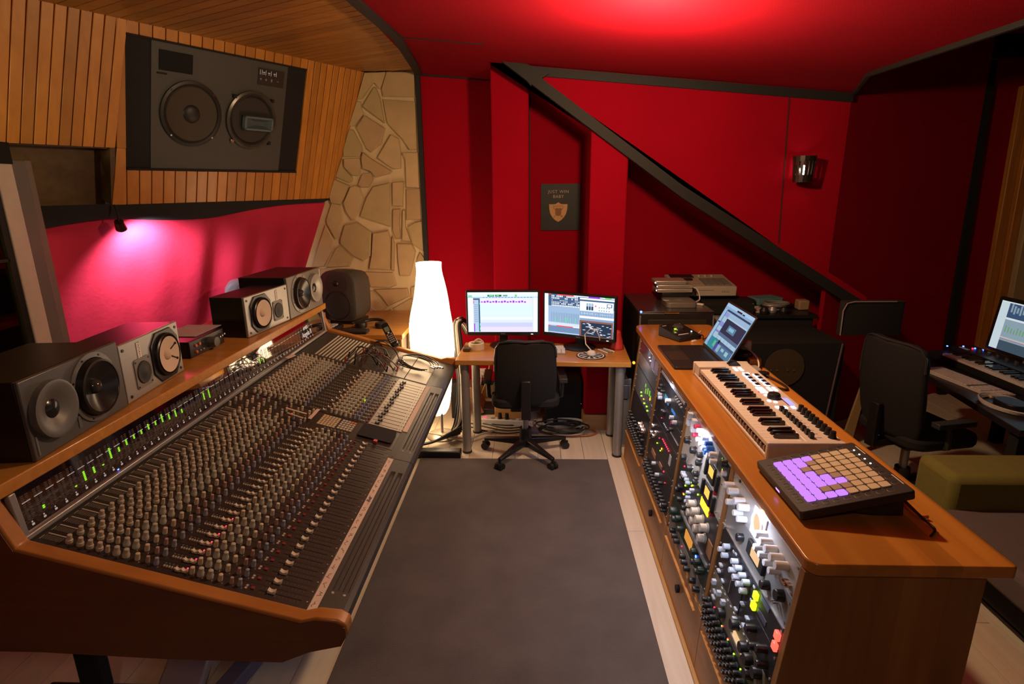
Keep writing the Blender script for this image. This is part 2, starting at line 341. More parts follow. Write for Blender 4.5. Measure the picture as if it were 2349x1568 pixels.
# ---- stone pier in the far left corner
wc = struct(MB().box(-2.1, -.905, YW, YW+.08, 0, 2.66).build('wall_corner', mortar, None))
def sA(*p): return [(700+x/4.9, 140+y/4.9) for x, y in p]
def sB(*p): return [(690+x/4.75, 430+y/4.75) for x, y in p]
ST = [sA((672,132),(900,122),(905,150),(848,318),(795,248),(765,255),(640,430),(592,428),(604,380)),
 sA((915,122),(1232,126),(1238,408),(875,402),(860,320)), sA((585,452),(628,455),(640,540),(664,590),(558,738),(500,730)),
 sA((652,512),(780,292),(800,300),(848,410),(900,700),(705,560)), sA((872,428),(1238,452),(1262,996),(1180,996),(1100,880),(980,760),(922,690)),
 sA((575,748),(670,608),(903,756),(858,930),(742,1028),(692,990),(602,790)), sA((812,1088),(970,822),(1060,872),(1080,1000),(1083,1208),(1000,1218)),
 sA((497,762),(548,772),(638,940),(648,990),(620,1072),(432,1078),(430,1000)), sA((440,1097),(618,1087),(628,1180),(608,1288),(542,1288),(442,1190)),
 sA((652,1022),(740,1092),(983,1240),(958,1268),(802,1308),(742,1238),(652,1208),(637,1100)), sA((1097,1022),(1272,1022),(1288,1426),(1142,1418),(1132,1100)),
 sA((415,1092),(428,1190),(538,1310),(538,1340),(500,1368),(347,1300)), sA((337,1326),(503,1396),(444,1540),(400,1612),(300,1598),(277,1520)),
 sA((655,1262),(748,1252),(773,1330),(720,1418),(642,1418),(604,1388),(642,1290)),
 sB((548,-10),(600,-30),(650,0),(690,110),(592,348),(560,353),(502,270),(472,170)), sB((722,100),(800,-20),(975,-60),(978,428),(832,378),(645,318)),
 sB((1007,-60),(1128,-70),(1118,208),(1007,200)), sB((1152,12),(1303,12),(1313,348),(1250,350),(1152,353)),
 sB((342,156),(438,190),(468,350),(430,420),(400,558),(382,558),(294,402),(282,350)), sB((434,560),(482,402),(620,372),(776,482),(768,740),(690,797),(582,748),(434,610)),
 sB((792,490),(960,462),(983,560),(978,898),(752,888),(777,740)), sB((1010,232),(1092,228),(1080,400),(1095,556),(1042,556),(1007,470)),
 sB((1118,240),(1140,240),(1148,430),(1206,588),(1112,578)), sB((1168,422),(1250,372),(1323,362),(1342,696),(1232,620)),
 sB((1054,604),(1213,607),(1257,690),(1214,900),(1190,958),(1082,958),(1063,800)), sB((1002,522),(1028,600),(1022,908),(992,898)),
 sB((272,402),(368,570),(356,660),(258,858),(134,858),(182,680)), sB((392,652),(428,632),(576,770),(536,858),(282,868)),
 sB((702,912),(1008,922),(1052,1058),(980,1088),(762,1078),(742,1000)), sB((805,1102),(1168,1092),(1188,1180),(960,1288),(885,1180)),
 sB((762,1112),(788,1122),(936,1310),(880,1348),(767,1288)), sB((902,1360),(980,1322),(1058,1392),(1048,1418),(940,1403)),
 sB((1004,1310),(1200,1202),(1238,1212),(1180,1498),(1132,1478)), sB((762,1312),(868,1372),(926,1408),(700,1430),(690,1380)),
 sB((1204,1082),(1268,1062),(1250,1188),(1208,1188)), sB((1272,770),(1300,700),(1348,762),(1348,900),(1270,900)), sB((180,880),(560,880),(660,910),(700,1000),(740,1300),(180,1300)),
 sB((700,1440),(1100,1430),(1160,1520),(1160,1800),(700,1800)), sB((1170,1520),(1260,1200),(1400,1100),(1400,1800),(1170,1800))]
stms = [mat('sandstone_%d' % i, c, .85, var=.2, scale=7, bump=.5, bscale=60) for i, c in enumerate(((.47,.33,.17), (.43,.29,.15), (.50,.36,.19), (.42,.31,.15)))]
for i, poly in enumerate(ST):
    P = [atY(x, y, YW) for x, y in poly]; cx = sum((p for p in P), V())/len(P)
    d = random.uniform(.018, .032); n = len(P); vs = []; tl = (random.uniform(-.03, .03), random.uniform(-.03, .03))
    for k, (f, dy) in enumerate(((1.0, 0), (.99, d*.7), (.93, d))):
        for p in P:
            q = cx+(p-cx)*f; vs.append((q.x, YW-.001-dy - (0 if k == 0 else tl[0]*(q.x-cx.x)+tl[1]*(q.z-cx.z)), q.z))
    fs = [tuple(2*n+j for j in range(n))]+[(k*n+j, k*n+(j+1)%n, (k+1)*n+(j+1)%n, (k+1)*n+j) for k in range(2) for j in range(n)]
    MB().add(vs, fs).build('stone', stms[i % 4], wc)
# ---- soffit of pine boards, tilted forward, with the big loudspeaker set into it
HB = V((.478, .878, 0)).normalized(); NB = V((-.834, .454, .313)).normalized(); DB = V((-.275, .15, -.95)).normalized()
NB = HB.cross(DB); NB = NB if NB.x > 0 else -NB          # towards the room
OB = V((-1.645, YW, 1.719))
MBf = frame(OB, HB, DB, NB)                                # local: x along, y down, z out
wl = struct(MB(MBf).box(-2.75, .20, -1.02, -.93, -.10, -.02).build('wall_left', darkwood, None))
def soff(a0t, a1t, a0b, a1b, b0, b1, parent=wl):
    g = .0022
    MB(MBf).prism([(a0t+g,b0,-.018),(a1t-g,b0,-.018),(a1b-g,b1,-.018),(a0b+g,b1,-.018)], (0,0,.018)).build('plank', pine, parent, bevel=.003)
ML, MR, MT, MBt = -1.557, -.372, -.925, -.204              # opening for the loudspeaker
def top_b(a):                                              # where boards meet the ceiling
    if a < -1.5: return -.95
    return -.94-.10*min(1, (a+1.56)/1.2)
a = -2.72
while a < ML-.07:
    b1 = -.325 if a+.027-.045 < -1.63 else 0
    k = -.115
    soff(a-k*.30, a+.0545-k*.30, a+k*.33, a+.0545+k*.33, -.99, -.325); a += .0545
for a0, a1, b0, b1 in ((-1.640,-1.600,-.325,0),):
    soff(-1.607, ML, -1.640, ML-.0, -.325, 0)
MB(MBf).prism([(-1.60,-.99,-.018),(ML,-.99,-.018),(ML,-.325,-.018),(-1.607,-.325,-.018)], (0,0,.017)).build('plank', pine, wl, bevel=.003)
a = ML
while a < MR-.01:
    a2 = min(a+.0702, MR); soff(a, a2, a, a2, MBt, 0); soff(a, a2, a, a2, top_b(a)-.06, MT); a = a2
a = MR
while a < .18:
    k = -.02*(a-MR)/.5; a2 = a+.0552; soff(a-k, a2-k, a+k, a2+k, -1.09, 0); a = a2
# shadowed recess left of the soffit's lower part
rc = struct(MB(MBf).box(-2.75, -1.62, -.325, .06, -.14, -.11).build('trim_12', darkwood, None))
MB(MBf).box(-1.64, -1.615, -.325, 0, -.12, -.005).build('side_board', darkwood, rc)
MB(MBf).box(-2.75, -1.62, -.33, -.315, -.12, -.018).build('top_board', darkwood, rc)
# ---- pine ceiling, boards square to the soffit
def wz(x, y): return 2.655
cw = struct(slab([(-3.6,-1.2),(-.80,-1.2),(-.80,3.56),(-.88,YW),(-1.2,YW),(-3.6,1.0)], lambda x, y: 2.70, .05, 'ceiling_wood', darkwood))
Q = V((HB.y, -HB.x, 0))                                    # from the soffit into the room
a = -3.2
while a < 1.2:
    for z0 in (0,):
        P0 = OB + HB*a; pts = []
        # clip each board against the black strip (x=-.84) and the rear wall
        def end(aa, t): p = OB+HB*aa+Q*t; return p
        lo = []; hi = []
        for aa in (a+.0022, a+.0681):
            tmax = 0; t = 0
            base = OB+HB*aa
            # start on the soffit plane at the ceiling height
            s0 = (2.66-OB.z)*NB.z/ (NB.x*Q.x+NB.y*Q.y) * -1
            tx = (-.84-base.x)/Q.x
            ty = (YW-base.y)/Q.y                           # Q.y<0: below this t the point lies behind the wall
            lo.append(max(s0-.03, ty)); hi.append(min(tx, 4.2))
        if min(hi) > max(lo)+.01:
            q = [end(a+.0022, lo[0]), end(a+.0681, lo[1]), end(a+.0681, hi[1]), end(a+.0022, hi[0])]
            MB().prism([(p.x, p.y, wz(p.x, p.y)) for p in q], (0, 0, .018)).build('plank', pinec, cw, bevel=.003)
    a += .0703
# pine lintel boards above the stone
for i, zz in enumerate((2.655, 2.70)):
    MB().box(-1.35, -.90, YW-.05+.02*i, YW, zz, zz+.042).build('plank', pinec, cw, bevel=.003)
# ---- left wall: window into the next room
W1 = thing('window_1', None, None, (-2.55, 2.3, .9)); struct(W1)
WX = -2.55
pv = mat('window_frame_white', (.62,.55,.47), .5); pg = mat('window_frame_grey', (.16,.15,.14), .5)
MB().box(WX-.03, WX+.01, 2.74, 2.835, .4, 1.93).build('frame', pv, W1, bevel=.006)
MB().box(WX-.04, WX-.005, 2.835, 2.93, .4, 1.95).build('frame', pg, W1, bevel=.006)
MB().box(WX-.06, WX-.02, 2.93, 2.98, .4, 1.95).build('frame', mat('window_frame_dim', (.2,.17,.15), .5), W1)
MB().box(WX-.03, WX+.0, 2.705, 2.74, .4, 1.95).build('gasket', blk, W1)
MB().box(WX-.02, WX+.0, .8, 2.71, 1.47, 1.485).build('glazing_bar', blk, W1)
MB().box(WX-.04, WX+.01, .8, 2.84, 1.93, 2.03).build('head', blkm, W1)
MB().box(WX-.02, WX+.0, 2.28, 2.34, .4, 1.95).build('mullion', mat('mullion_olive', (.14,.12,.06), .5), W1)
MB().box(WX-.016, WX-.012, .8, 2.71, .4, 1.95).build('pane', glass('window_glass', (.80,.80,.55)), W1)
struct(MB().box(-3.35, -3.30, .2, 3.6, .0, 2.4).build('wall_next', mat('olive_wall', (.52,.45,.14), .8), None))
struct(MB().box(-3.30, -3.27, 2.50, 3.2, .9, 1.78).build('trim_13', mat('olive_curtain', (.22,.20,.07), .8), None))
struct(MB().box(WX-.05, WX, -1.2, 2.95, 0, .4).build('wall_window', red, None))
struct(MB().box(WX-.05, WX, -1.2, .8, .4, 2.1).build('wall_side', red, None))
# ================================================================ RUG
MB().box(-.775, .500, -.4, 3.56, .0005, .012).build('rug', rugm, None, bevel=.004, label='large plain grey rug running between the mixing console and the wooden sideboard', cat='rug')
# ================================================================ MIXING CONSOLE
CN = thing('mixing_console', 'large dark analogue mixing console in orange wood with rows of cream knobs', 'mixing console', (-1.0, 2.55, 0))
CJ = V((-1.422, 0, .852)); CU = V((.963, 0, -.271)).normalized(); CNn = V((.271, 0, .963)).normalized(); YV = V((0, 1, 0))
def cons(u, y, h=0): return V((CJ.x, y, CJ.z)) + CU*u + CNn*h
MC = frame(CJ, CU, YV, CNn)                                # local: x = down the slope, y = along, z = out of the surface
CY0, CY1 = 1.347, 3.77
panel = mat('console_dark_panel', (.028, .020, .019), .38, var=.25, scale=14, spec=.6)
panelb = mat('console_metal', (.050, .047, .044), .45, .2, var=.1)
pale = mat('console_pale_panel', (.40, .38, .34), .42, .3, var=.06)
ledge = mat('console_line', (.42, .36, .31), .6)
prof = [(-1.452,1.0),(-1.435,.95),(-1.402,.866),(-.89,.722),(-.640,.652),(-.60,.662),(-.540,.656),(-.516,.641),(-.514,.612),(-.531,.581),(-.622,.559),(-.704,.522),(-1.037,.525),(-1.40,.54),(-1.92,.54),(-1.92,1.0)]
for y0, y1 in ((CY0-.050, CY0), (CY1, CY1+.045)):
    o = MB().prism([(x, y0+.003, z) for x, z in prof], (0, y1-y0-.003, 0)).build('side_panel', consw, CN, bevel=.006)
    inset = [(x*.985-.014, z*.985-.012 + (0 if z > .6 else .012)) for x, z in prof]
    yq = y0 if y0 < 2 else y1
    MB().prism([(x-.004, yq, z-.008) for x, z in prof], (0, .003 if y0 < 2 else .002, 0)).build('veneer', cheekw, o)
MB().box(-1.94, -1.432, CY0-.05, CY1+.06, 1.0, 1.04).build('shelf', deskw, CN, bevel=.004)
# body and surface
body = [(-1.452,1.0),(-1.425,.852)]+[tuple((CJ+CU*u+CNn*-.004)[i] for i in (0, 2)) for u in (0, .83)]+[(-.56,.60),(-.62,.575),(-1.0,.56),(-1.90,.56),(-1.90,1.0)]
MB().prism([(x, CY0, z) for x, z in body], (0, CY1-CY0, 0)).build('chassis', panelb, CN)
for y0, y1, mt in ((CY0+.004, 2.385, panel), (2.389, 2.578, panel), (2.582, 3.268, panel), (3.272, CY1-.004, panelb)):
    MB(MC).box(.012, .800, y0, y1, -.003, .002).build('module_panel', mt, CN, bevel=.001)
# dividing lines between channel modules
m = MB(MC)
for k in range(24): m.box(.02, .79, 1.4105+k*.0426-.0004, 1.4105+k*.0426+.0004, .002, .0024)
for k in range(16): m.box(.02, .79, 2.624+k*.0405-.0004, 2.624+k*.0405+.0004, .002, .0024)
m.build('module_joint', blk, CN, kind='stuff')
# ----- meter bridge
MBR = frame((-1.4245, 0, .857), V((-.0135, 0, .143)).normalized(), YV, V((.143, 0, .0135)).normalized())   # local x up, y along, z out
MB(MBR).box(-.004, .012, CY0+.004, CY1-.004, -.012, .010).build('bridge_rail', alu, CN, bevel=.003)
MB(MBR).box(-.004, .142, CY0, CY0+.022, -.012, .006).build('bridge_rail', alu, CN, bevel=.003)
MB(MBR).box(-.004, .142, CY1-.022, CY1, -.012, .006).build('bridge_rail', alu, CN, bevel=.003)
bg = mat('bridge_glass', (.012, .004, .010), .04, var=.1, coat=1, spec=1); bg.node_tree.nodes['Principled BSDF'].inputs['IOR'].default_value = 2.0
br = MB(MBR).box(.012, .142, CY0+.022, CY1-.022, -.01, -.002).build('meter_bridge', bg, CN)
mt_dim = mat('meter_marking', (.10, .085, .085), .5); mt_wh = emit('meter_legend', (.8, .76, .74), .25, (.5,.5,.5))
ml, mw = MB(MBR), MB(MBR)
NCH = 56
for k in range(NCH):
    y = 1.395+k*.0406
    if y > 3.55: break
    for s in range(14): ml.box(.045+s*.0055, .0475+s*.0055, y-.012, y-.002, -.002, -.0014)
    for s in range(14): ml.box(.045+s*.0055, .0475+s*.0055, y+.003, y+.013, -.002, -.0014)
    mw.box(.0965, .0985, y-.012, y+.016, -.002, -.0012)
    mw.box(.024, .030, y-.004, y+.004, -.002, -.0012); mw.box(.033, .037, y-.003, y+.001, -.002, -.0012)
ml.build('meter_scale', mt_dim, CN, kind='stuff'); mw.build('meter_legend', mt_wh, CN, kind='stuff')
gm = emit('meter_green', (.35, 1, .03), .9)
for k, n, s0 in ((1,2,2),(4,1,2),(5,6,2),(6,4,3),(7,1,4),(8,7,5),(9,3,6),(10,4,7),(11,3,8),(12,3,8),(13,4,8),(14,3,8),(15,6,7),(16,4,6),(17,5,5),(18,3,5),(22,6,4),(23,7,3),(35,6,4),(36,4,3)):
    y = 1.395+k*.0406; m = MB(MBR)
    for s in range(n): m.box(.0445+(s0+s)*.0055-.005, .0485+(s0+s)*.0055-.005, y+.002, y+.009, -.0015, -.0008)
    m.build('meter_bar', gm, br)
for k in (35, 36): MB(MBR).box(.118, .126, 1.395+k*.0406, 1.395+k*.0406+.008, -.0015, -.0008).build('meter_bar', LEDS['red'], br)
MB(MBR).box(.016, .020, 1.735, 1.741, -.0015, -.0005).build('indicator_light', LEDS['blue'], br)
lt = emit('badge_letters', (.75, .70, .66), .45, (.6,.6,.6))
MT_ = lambda u, y: MBR @ T(u, y, -.0012) @ Matrix(((0,-1,0,0),(1,0,0,0),(0,0,1,0),(0,0,0,1)))
MT_ = lambda u, y: MBR @ T(u, y, -.0012) @ Matrix(((0,1,0,0),(1,0,0,0),(0,0,1,0),(0,0,0,1))) @ Matrix.Rotation(0, 4, 'Z')
def on_bridge(u, y):   # text frame: right = +y (away), up = local x
    o = MBR @ V((u, y, -.0012)); ux = MBR.to_3x3() @ V((0,1,0)); uy = MBR.to_3x3() @ V((1,0,0)); return frame(o, ux, uy, ux.cross(uy))
text('AMEK', .030, on_bridge(.098, 3.455), lt, CN); text('Angela II', .046, on_bridge(.060, 3.46), lt, CN, sx=.9)
# ----- knobs
kc = mat('knob_cream', (.52, .45, .36), .45, var=.08); kg = mat('knob_greenish', (.45, .43, .35), .45, var=.08)
kp = mat('knob_pinkish', (.42, .27, .24), .5, var=.08); kb = mat('knob_bluegrey', (.28, .29, .36), .5, var=.08); kd = mat('knob_dark', (.16, .13, .12), .5)
kt = mat('knob_buff', (.60, .51, .38), .5, var=.06)
def knob_mesh(name, r0, r1, h, mt):
    m = MB().lathe([(r0,0),(r0*.98,h*.35),(r1,h*.45),(r1*.9,h*.97),(r1*.75,h)], 10); return m.mesh(name, mt)
KM = {'A': knob_mesh('knob', .0095, .0070, .026, kc), 'B': knob_mesh('knob', .0100, .0078, .026, kg), 's': knob_mesh('knob', .0062, .0056, .021, kc),
      'c': knob_mesh('knob', .0072, .0068, .021, kt), 'p': knob_mesh('knob', .0062, .0055, .020, kp), 'b': knob_mesh('knob', .0075, .0062, .022, kb), 'd': knob_mesh('knob', .007, .006, .018, kd)}
ROWS = [(.093,'A'),(.125,'A'),(.153,'A'),(.181,'A'),(.204,'s'),(.230,'B'),(.258,'B'),(.291,'c'),(.321,'p'),(.346,'b'),
        (.451,'c'),(.476,'B'),(.504,'B'),(.534,'c'),(.567,'p'),(.591,'b')]
spots = []
for k in range(24):
    for u, t in ROWS: spots.append((u, 1.390+k*.0427, t))
for k in range(16):
    for u, t in [(.055,'A'),(.082,'A'),(.108,'A'),(.134,'A'),(.158,'s'),(.182,'B'),(.208,'B'),(.235,'B'),(.262,'s'),(.285,'s'),(.308,'b'),(.440,'c'),(.463,'B'),(.487,'B'),(.510,'B'),(.535,'c'),(.557,'b'),(.578,'b')]:
        spots.append((u, 2.603+k*.0405, t))
for j in range(6):
    for i in range(7):
        if 2.41+j*.027 < 2.56: spots.append((.03+i*.055+.01*(j%2), 2.412+j*.027, 'sdsccsb'[(i+j)%7]))
for i in range(7): spots.append((.475+i*.016, 2.405, 'd'))
spots.sort(key=lambda s: s[1])
RM = Matrix.Rotation(math.atan2(CNn.x, CNn.z), 4, 'Y')
for i, (u, y, t) in enumerate(spots[:290]):
    put('knob', KM[t], CN, T(*cons(u, y, .002)) @ RM)
far = {}
for u, y, t in spots[290:]:
    m = far.setdefault(t, MB()); m.M = T(*cons(u, y, .002)) @ RM
    g = {'A':(.0095,.0070,.026),'B':(.0100,.0078,.026),'s':(.0062,.0056,.021),'c':(.0072,.0068,.021),'p':(.0062,.0055,.020),'b':(.0075,.0062,.022),'d':(.007,.006,.018)}[t]
    r0, r1, h = g; m.lathe([(r0,0),(r0*.98,h*.35),(r1,h*.45),(r1*.9,h*.97),(r1*.75,h)], 8)
for t, m in far.items(): m.build('knob_field', {'A':kc,'B':kg,'s':kc,'c':kt,'p':kp,'b':kb,'d':kd}[t], CN, kind='stuff')
# ----- legends, buttons, fader slots (too small to pick apart)
lw, lb, slot, br_ = MB(MC), MB(MC), MB(MC), MB(MC)
for k in range(24):
    y = 1.390+k*.0427
    lw.box(.022, .074, y+.012, y+.0165, .002, .0032)                       # pale label strip
    for i in range(9): lb.box(.024+i*.0058, .0265+i*.0058, y-.012, y+.008, .002, .0034)
    lw.box(.018, .0195, y-.014, y+.004, .002, .003)
    for u, t in ROWS:
        lb.box(u-.004, u-.002, y+.012, y+.016, .002, .0026)
        if random.random() < .6: lw.box(u+.010, u+.0115, y-.012, y-.008, .002, .0026)
    for i in range(5): lw.box(.368+i*.0075, .372+i*.0075, y-.004, y+.003, .002, .006)
    for i in range(4): lb.box(.366+i*.011, .370+i*.011, y+.008, y+.014, .002, .0045)
    lw.box(.609, .6155, y-.009, y-.002, .002, .0045); lw.box(.609, .6155, y+.001, y+.008, .002, .0045)
    br_.box(.626, .636, y-.005, y+.005, .002, .0055); br_.box(.619, .622, y+.010, y+.013, .002, .004)
    slot.box(.650, .776, y-.0012, y+.0012, .002, .0026); slot.box(.392, .432, y-.001, y+.001, .002, .0026)
    for i in range(11): lb.box(.655+i*.0112, .6560+i*.0112, y-.013, y-.006, .002, .0026); lb.box(.655+i*.0112, .6560+i*.0112, y+.006, y+.013, .002, .0026)
    lw.box(.790, .794, y-.002, y+.002, .002, .003)
lw2, lb2 = MB(MC), MB(MC)
for k in range(16):
    y = 2.603+k*.0405
    for i in range(6): lb.box(.016+i*.0058, .0185+i*.0058, y-.012, y+.010, .002, .0034)
    for i in range(6): lb.box(.335+i*.012, .340+i*.012, y-.012, y+.006, .002, .006)
    for u in (.593, .606): lw.box(u-.004, u+.004, y-.008, y+.000, .002, .006)
    br_.box(.616, .626, y-.005, y+.005, .002, .0055)
    slot.box(.640, .775, y-.0012, y+.0012, .0045, .0052)
    for i in range(3): slot.box(.772+.012*i, .776+.012*i, y-.002, y+.002, .0045, .0056)
lw.build('legend', ledge, CN, kind='stuff'); lb.build('legend', mat('console_legend_dim', (.12,.10,.09), .6), CN, kind='stuff')
slot.build('fader_slot', blkm, CN, kind='stuff'); br_.build('cut_button', mat('button_red', (.22,.02,.025), .45), CN, kind='stuff')
MB(MC).box(.632, .800, 2.585, 3.265, .002, .0045).build('fader_panel', pale, CN, bevel=.001)
# ----- faders
fc = mat('fader_cap_ivory', (.60, .54, .44), .4, var=.06); fb = mat('fader_cap_dark', (.03, .028, .027), .35)
def cap_mesh(mt, l=.022, w=.013, h=.011):
    m = MB(); m.add([(-l/2,-w/2,0),(l/2,-w/2,0),(l/2,w/2,0),(-l/2,w/2,0),(-l/2,-w/2,h),(-l*.12,-w/2,h*.55),(l*.12,-w/2,h*.55),(l/2,-w/2,h),(l/2,w/2,h),(l*.12,w/2,h*.55),(-l*.12,w/2,h*.55),(-l/2,w/2,h)],
        [(0,3,2,1),(0,1,7,6,5,4),(3,11,10,9,8,2),(1,2,8,7),(0,4,11,3),(4,5,10,11),(5,6,9,10),(6,7,8,9)]); return m.mesh('fader_cap', mt, smooth=False)
FM, FS, FD = cap_mesh(fc), cap_mesh(fc, .016, .010, .010), cap_mesh(fb, .021, .013, .011)
for k in range(24):
    y = 1.391+k*.0427
    put('fader_cap', FM, CN, T(*cons(.6855-.0004*k, y, .003)) @ RM); put('fader_cap', FS, CN, T(*cons(.414, y-.006, .003)) @ RM); put('fader_cap', FS, CN, T(*cons(.431, y-.004, .003)) @ RM)
for k in range(16):
    y = 2.604+k*.0405; put('fader_cap', FD, CN, T(*cons(.672+.006*math.sin(k*2.1), y, .005)) @ RM); put('fader_cap', FS, CN, T(*cons(.405+.01*((k*7)%3), y, .003)) @ RM)
for k in (0, 1, 2, 3, 4, 5, 6): MB(MC).box(.435, .4385, 1.390+k*.0427, 1.3935+k*.0427, .010, .0135).build('indicator_light', LEDS['red'], CN)
for u, y, c in ((.123,2.546,'red'),(.542,2.83,'green'),(.548,2.815,'green'),(.300,2.474,'green'),(.292,2.476,'red')): MB(MC).box(u, u+.004, y, y+.004, .004, .008).build('indicator_light', LEDS[c], CN)
# ----- master section: two key grids
kw = mat('key_buff', (.55, .45, .30), .5); kgr = mat('key_grey', (.50, .46, .40), .5); kor = mat('key_orange', (.55, .17, .06), .5)
kmesh = {n: MB().box(-.0055,.0055,-.0075,.0075,0,.004).mesh('key', mt) for n, mt in (('w', kw), ('g', kgr), ('o', kor))}
for i in range(6):
    for j in range(6): put('key', kmesh['w'], CN, T(*cons(.428+i*.0145, 2.458+j*.0185, .002)) @ RM)
for i in range(5):
    for j in range(5): put('key', kmesh['o' if (i > 2 and j == 4) else 'g'], CN, T(*cons(.522+i*.0145, 2.462+j*.0215, .002)) @ RM)
# ----- scribble strip, armrest
tape = mat('scribble_tape', (.62, .50, .43), .7, var=.12, scale=40)
MB(MC).box(.802, .827, 1.350, 2.312, .002, .0035).build('scribble_strip', tape, CN); MB(MC).box(.802, .826, 2.60, 3.262, .002, .0035).build('scribble_strip', tape, CN)
ink, ink2 = MB(MC), MB(MC)
for k in range(23):
    y = 1.375+k*.0425; m = ink if k < 15 else ink2
    pts = [(.814+random.uniform(-.007,.007), y+i*.0045+random.uniform(-.001,.001), .0042) for i in range(6)]
    m.tube(pts, .0006, 3)
ink.build('handwriting', mat('brown_ink', (.25,.06,.04), .7), CN, kind='stuff'); ink2.build('handwriting', mat('grey_ink', (.12,.11,.13), .7), CN, kind='stuff')
def on_strip(u, y):
    o = MC @ V((u, y, .0042)); ux = YV.copy(); uy = -CU; return frame(o, ux, uy, ux.cross(uy))
text('Bus', .022, on_strip(.814, 1.965), mat('blue_ink', (.03,.03,.18), .6), CN)
arm = mat('armrest_vinyl', (.042, .038, .036), .42, var=.1, bump=.2, bscale=300)
for y0, y1, gr in ((1.352, 2.313, 1), (2.317, 3.285, 1), (3.289, 3.765, 0)):
    m = MB(); sec = [(.830,-.006),(.830,.004),(.900,.006),(.914,.0),(.922,-.016),(.918,-.05),(.84,-.06)]
    P = lambda s, y: cons(s[0], y, s[1])
    if gr:
        d = .105
        m.add([p for y in (y0, y1) for p in [P(s, y) for s in sec]], [])
        n = len(sec); o = len(m.v)-2*n
        m.f += [tuple(o+i for i in range(n-1,-1,-1)), tuple(o+n+i for i in range(n))]
        m.f += [(o+i, o+(i+1)%n, o+n+(i+1)%n, o+n+i) for i in range(n) if i != 1]
        us = [.830,.842,.846,.858,.862,.873,.877,.889,.893,.900]; hs = [0,0,-.007,-.007,0,0,-.007,-.007,0,0]
        ys = [y0, y0+d, y0+d+.006, y1-d-.006, y1-d, y1]
        base = len(m.v)
        for j, yy in enumerate(ys):
            for uu, h in zip(us, hs): m.v.append(cons(uu, yy, .004+.002*(uu-.83)/.07 + (h if j in (2, 3) else 0)))
        w_ = len(us)
        m.f += [(base+j*w_+i, base+j*w_+i+1, base+(j+1)*w_+i+1, base+(j+1)*w_+i) for j in range(5) for i in range(w_-1)]
    else:
        m.prism([P(s, y0) for s in sec], (0, y1-y0, 0))
    m.build('armrest', arm, CN)
MB(MC).box(.800, .830, CY0, CY1, -.012, .0015).build('front_rail', panelb, CN)
for y in (1.456, 2.421):
    for u in (.848, .884): MB(MC).cyl((u, y-.01 if y < 2 else y-.02, .004), (u, y-.01 if y < 2 else y-.02, .0065), .006, .004, 10).build('screw', alu, CN)
# ----- patch bay at the far end
pb = mat('patchbay_strip', (.60, .54, .44), .5)
for i in range(11): MB(MC).box(.095+i*.0215, .1025+i*.0215, 3.300, 3.735, .002, .006).build('patch_strip', pb, CN)
m = MB(MC)
for i in range(13):
    for j in range(24): m.box(.345+i*.0125, .349+i*.0125, 3.30+j*.018, 3.304+j*.018, .002, .004)
m.build('patch_hole', mat('patch_hole', (.10,.09,.08), .6), CN, kind='stuff')
MB(MC).box(.52, .795, 3.285, 3.745, .002, .005).build('patch_cover', pale, CN, bevel=.002)
MB(MC).box(.655, .66, 3.285, 3.745, .005, .0058).build('cover_joint', blkm, CN); MB(MC).box(.52, .795, 3.50, 3.503, .005, .0058).build('cover_joint', blkm, CN)
# ----- stand
for y in (1.62, 3.60):
    MB().box(-1.78, -.50, y-.035, y+.035, 0, .055).build('foot', blkmetal, CN, bevel=.008)
    MB().box(-1.615, -1.535, y-.03, y+.03, .055, .56).build('leg', blkm, CN, bevel=.01)
# ================================================================ things lying on the console
MB(MC).rrect(.70, 2.50, .165, .13, .012, .006, .011).build('mouse_mat', blkcloth, None, label='small black cloth pad lying over faders in the middle of the console', cat='cloth')
def lay(u, y, h=.024): return cons(u, y, h)
def slat(name, a, b, wd, th, mt, label, cat):
    a, b = lay(*a), lay(*b); d = (b-a).normalized(); s = d.cross(CNn).normalized()
    M = frame(a, d, s, CNn); return MB(M).box(0, (b-a).length, -wd/2, wd/2, 0, th).build(name, mt, None, bevel=.0015, label=label, cat=cat)
slat('ruler', (.262, 2.478), (.362, 2.474), .012, .004, mat('pale_wood', (.55,.45,.33), .6), 'short pale ruler lying on the knobs beside the key grid, the upper of two', 'ruler')
slat('ruler', (.285, 2.435), (.365, 2.425), .012, .004, mat('pale_wood_2', (.42,.34,.24), .6), 'short tan stick lying on the knobs below the pale ruler', 'ruler')
slat('tape_strip', (.390, 2.555), (.391, 2.435), .016, .003, mat('pink_tape', (.60,.44,.40), .7), 'pinkish masking tape strip standing across the console before the key grid', 'tape')
slat('tape_scrap', (.015, 3.06), (.030, 3.14), .02, .006, mat('pink_tape2', (.62,.48,.42), .7), 'crumpled pinkish tape scrap stuck below the meter bridge', 'tape')
MB(MC).box(.705, .722, 2.405, 2.425, .004, .016).build('clip', mat('red_clip', (.5,.05,.06), .4), None, label='small red clip beside the black cloth pad on the console', cat='clip')
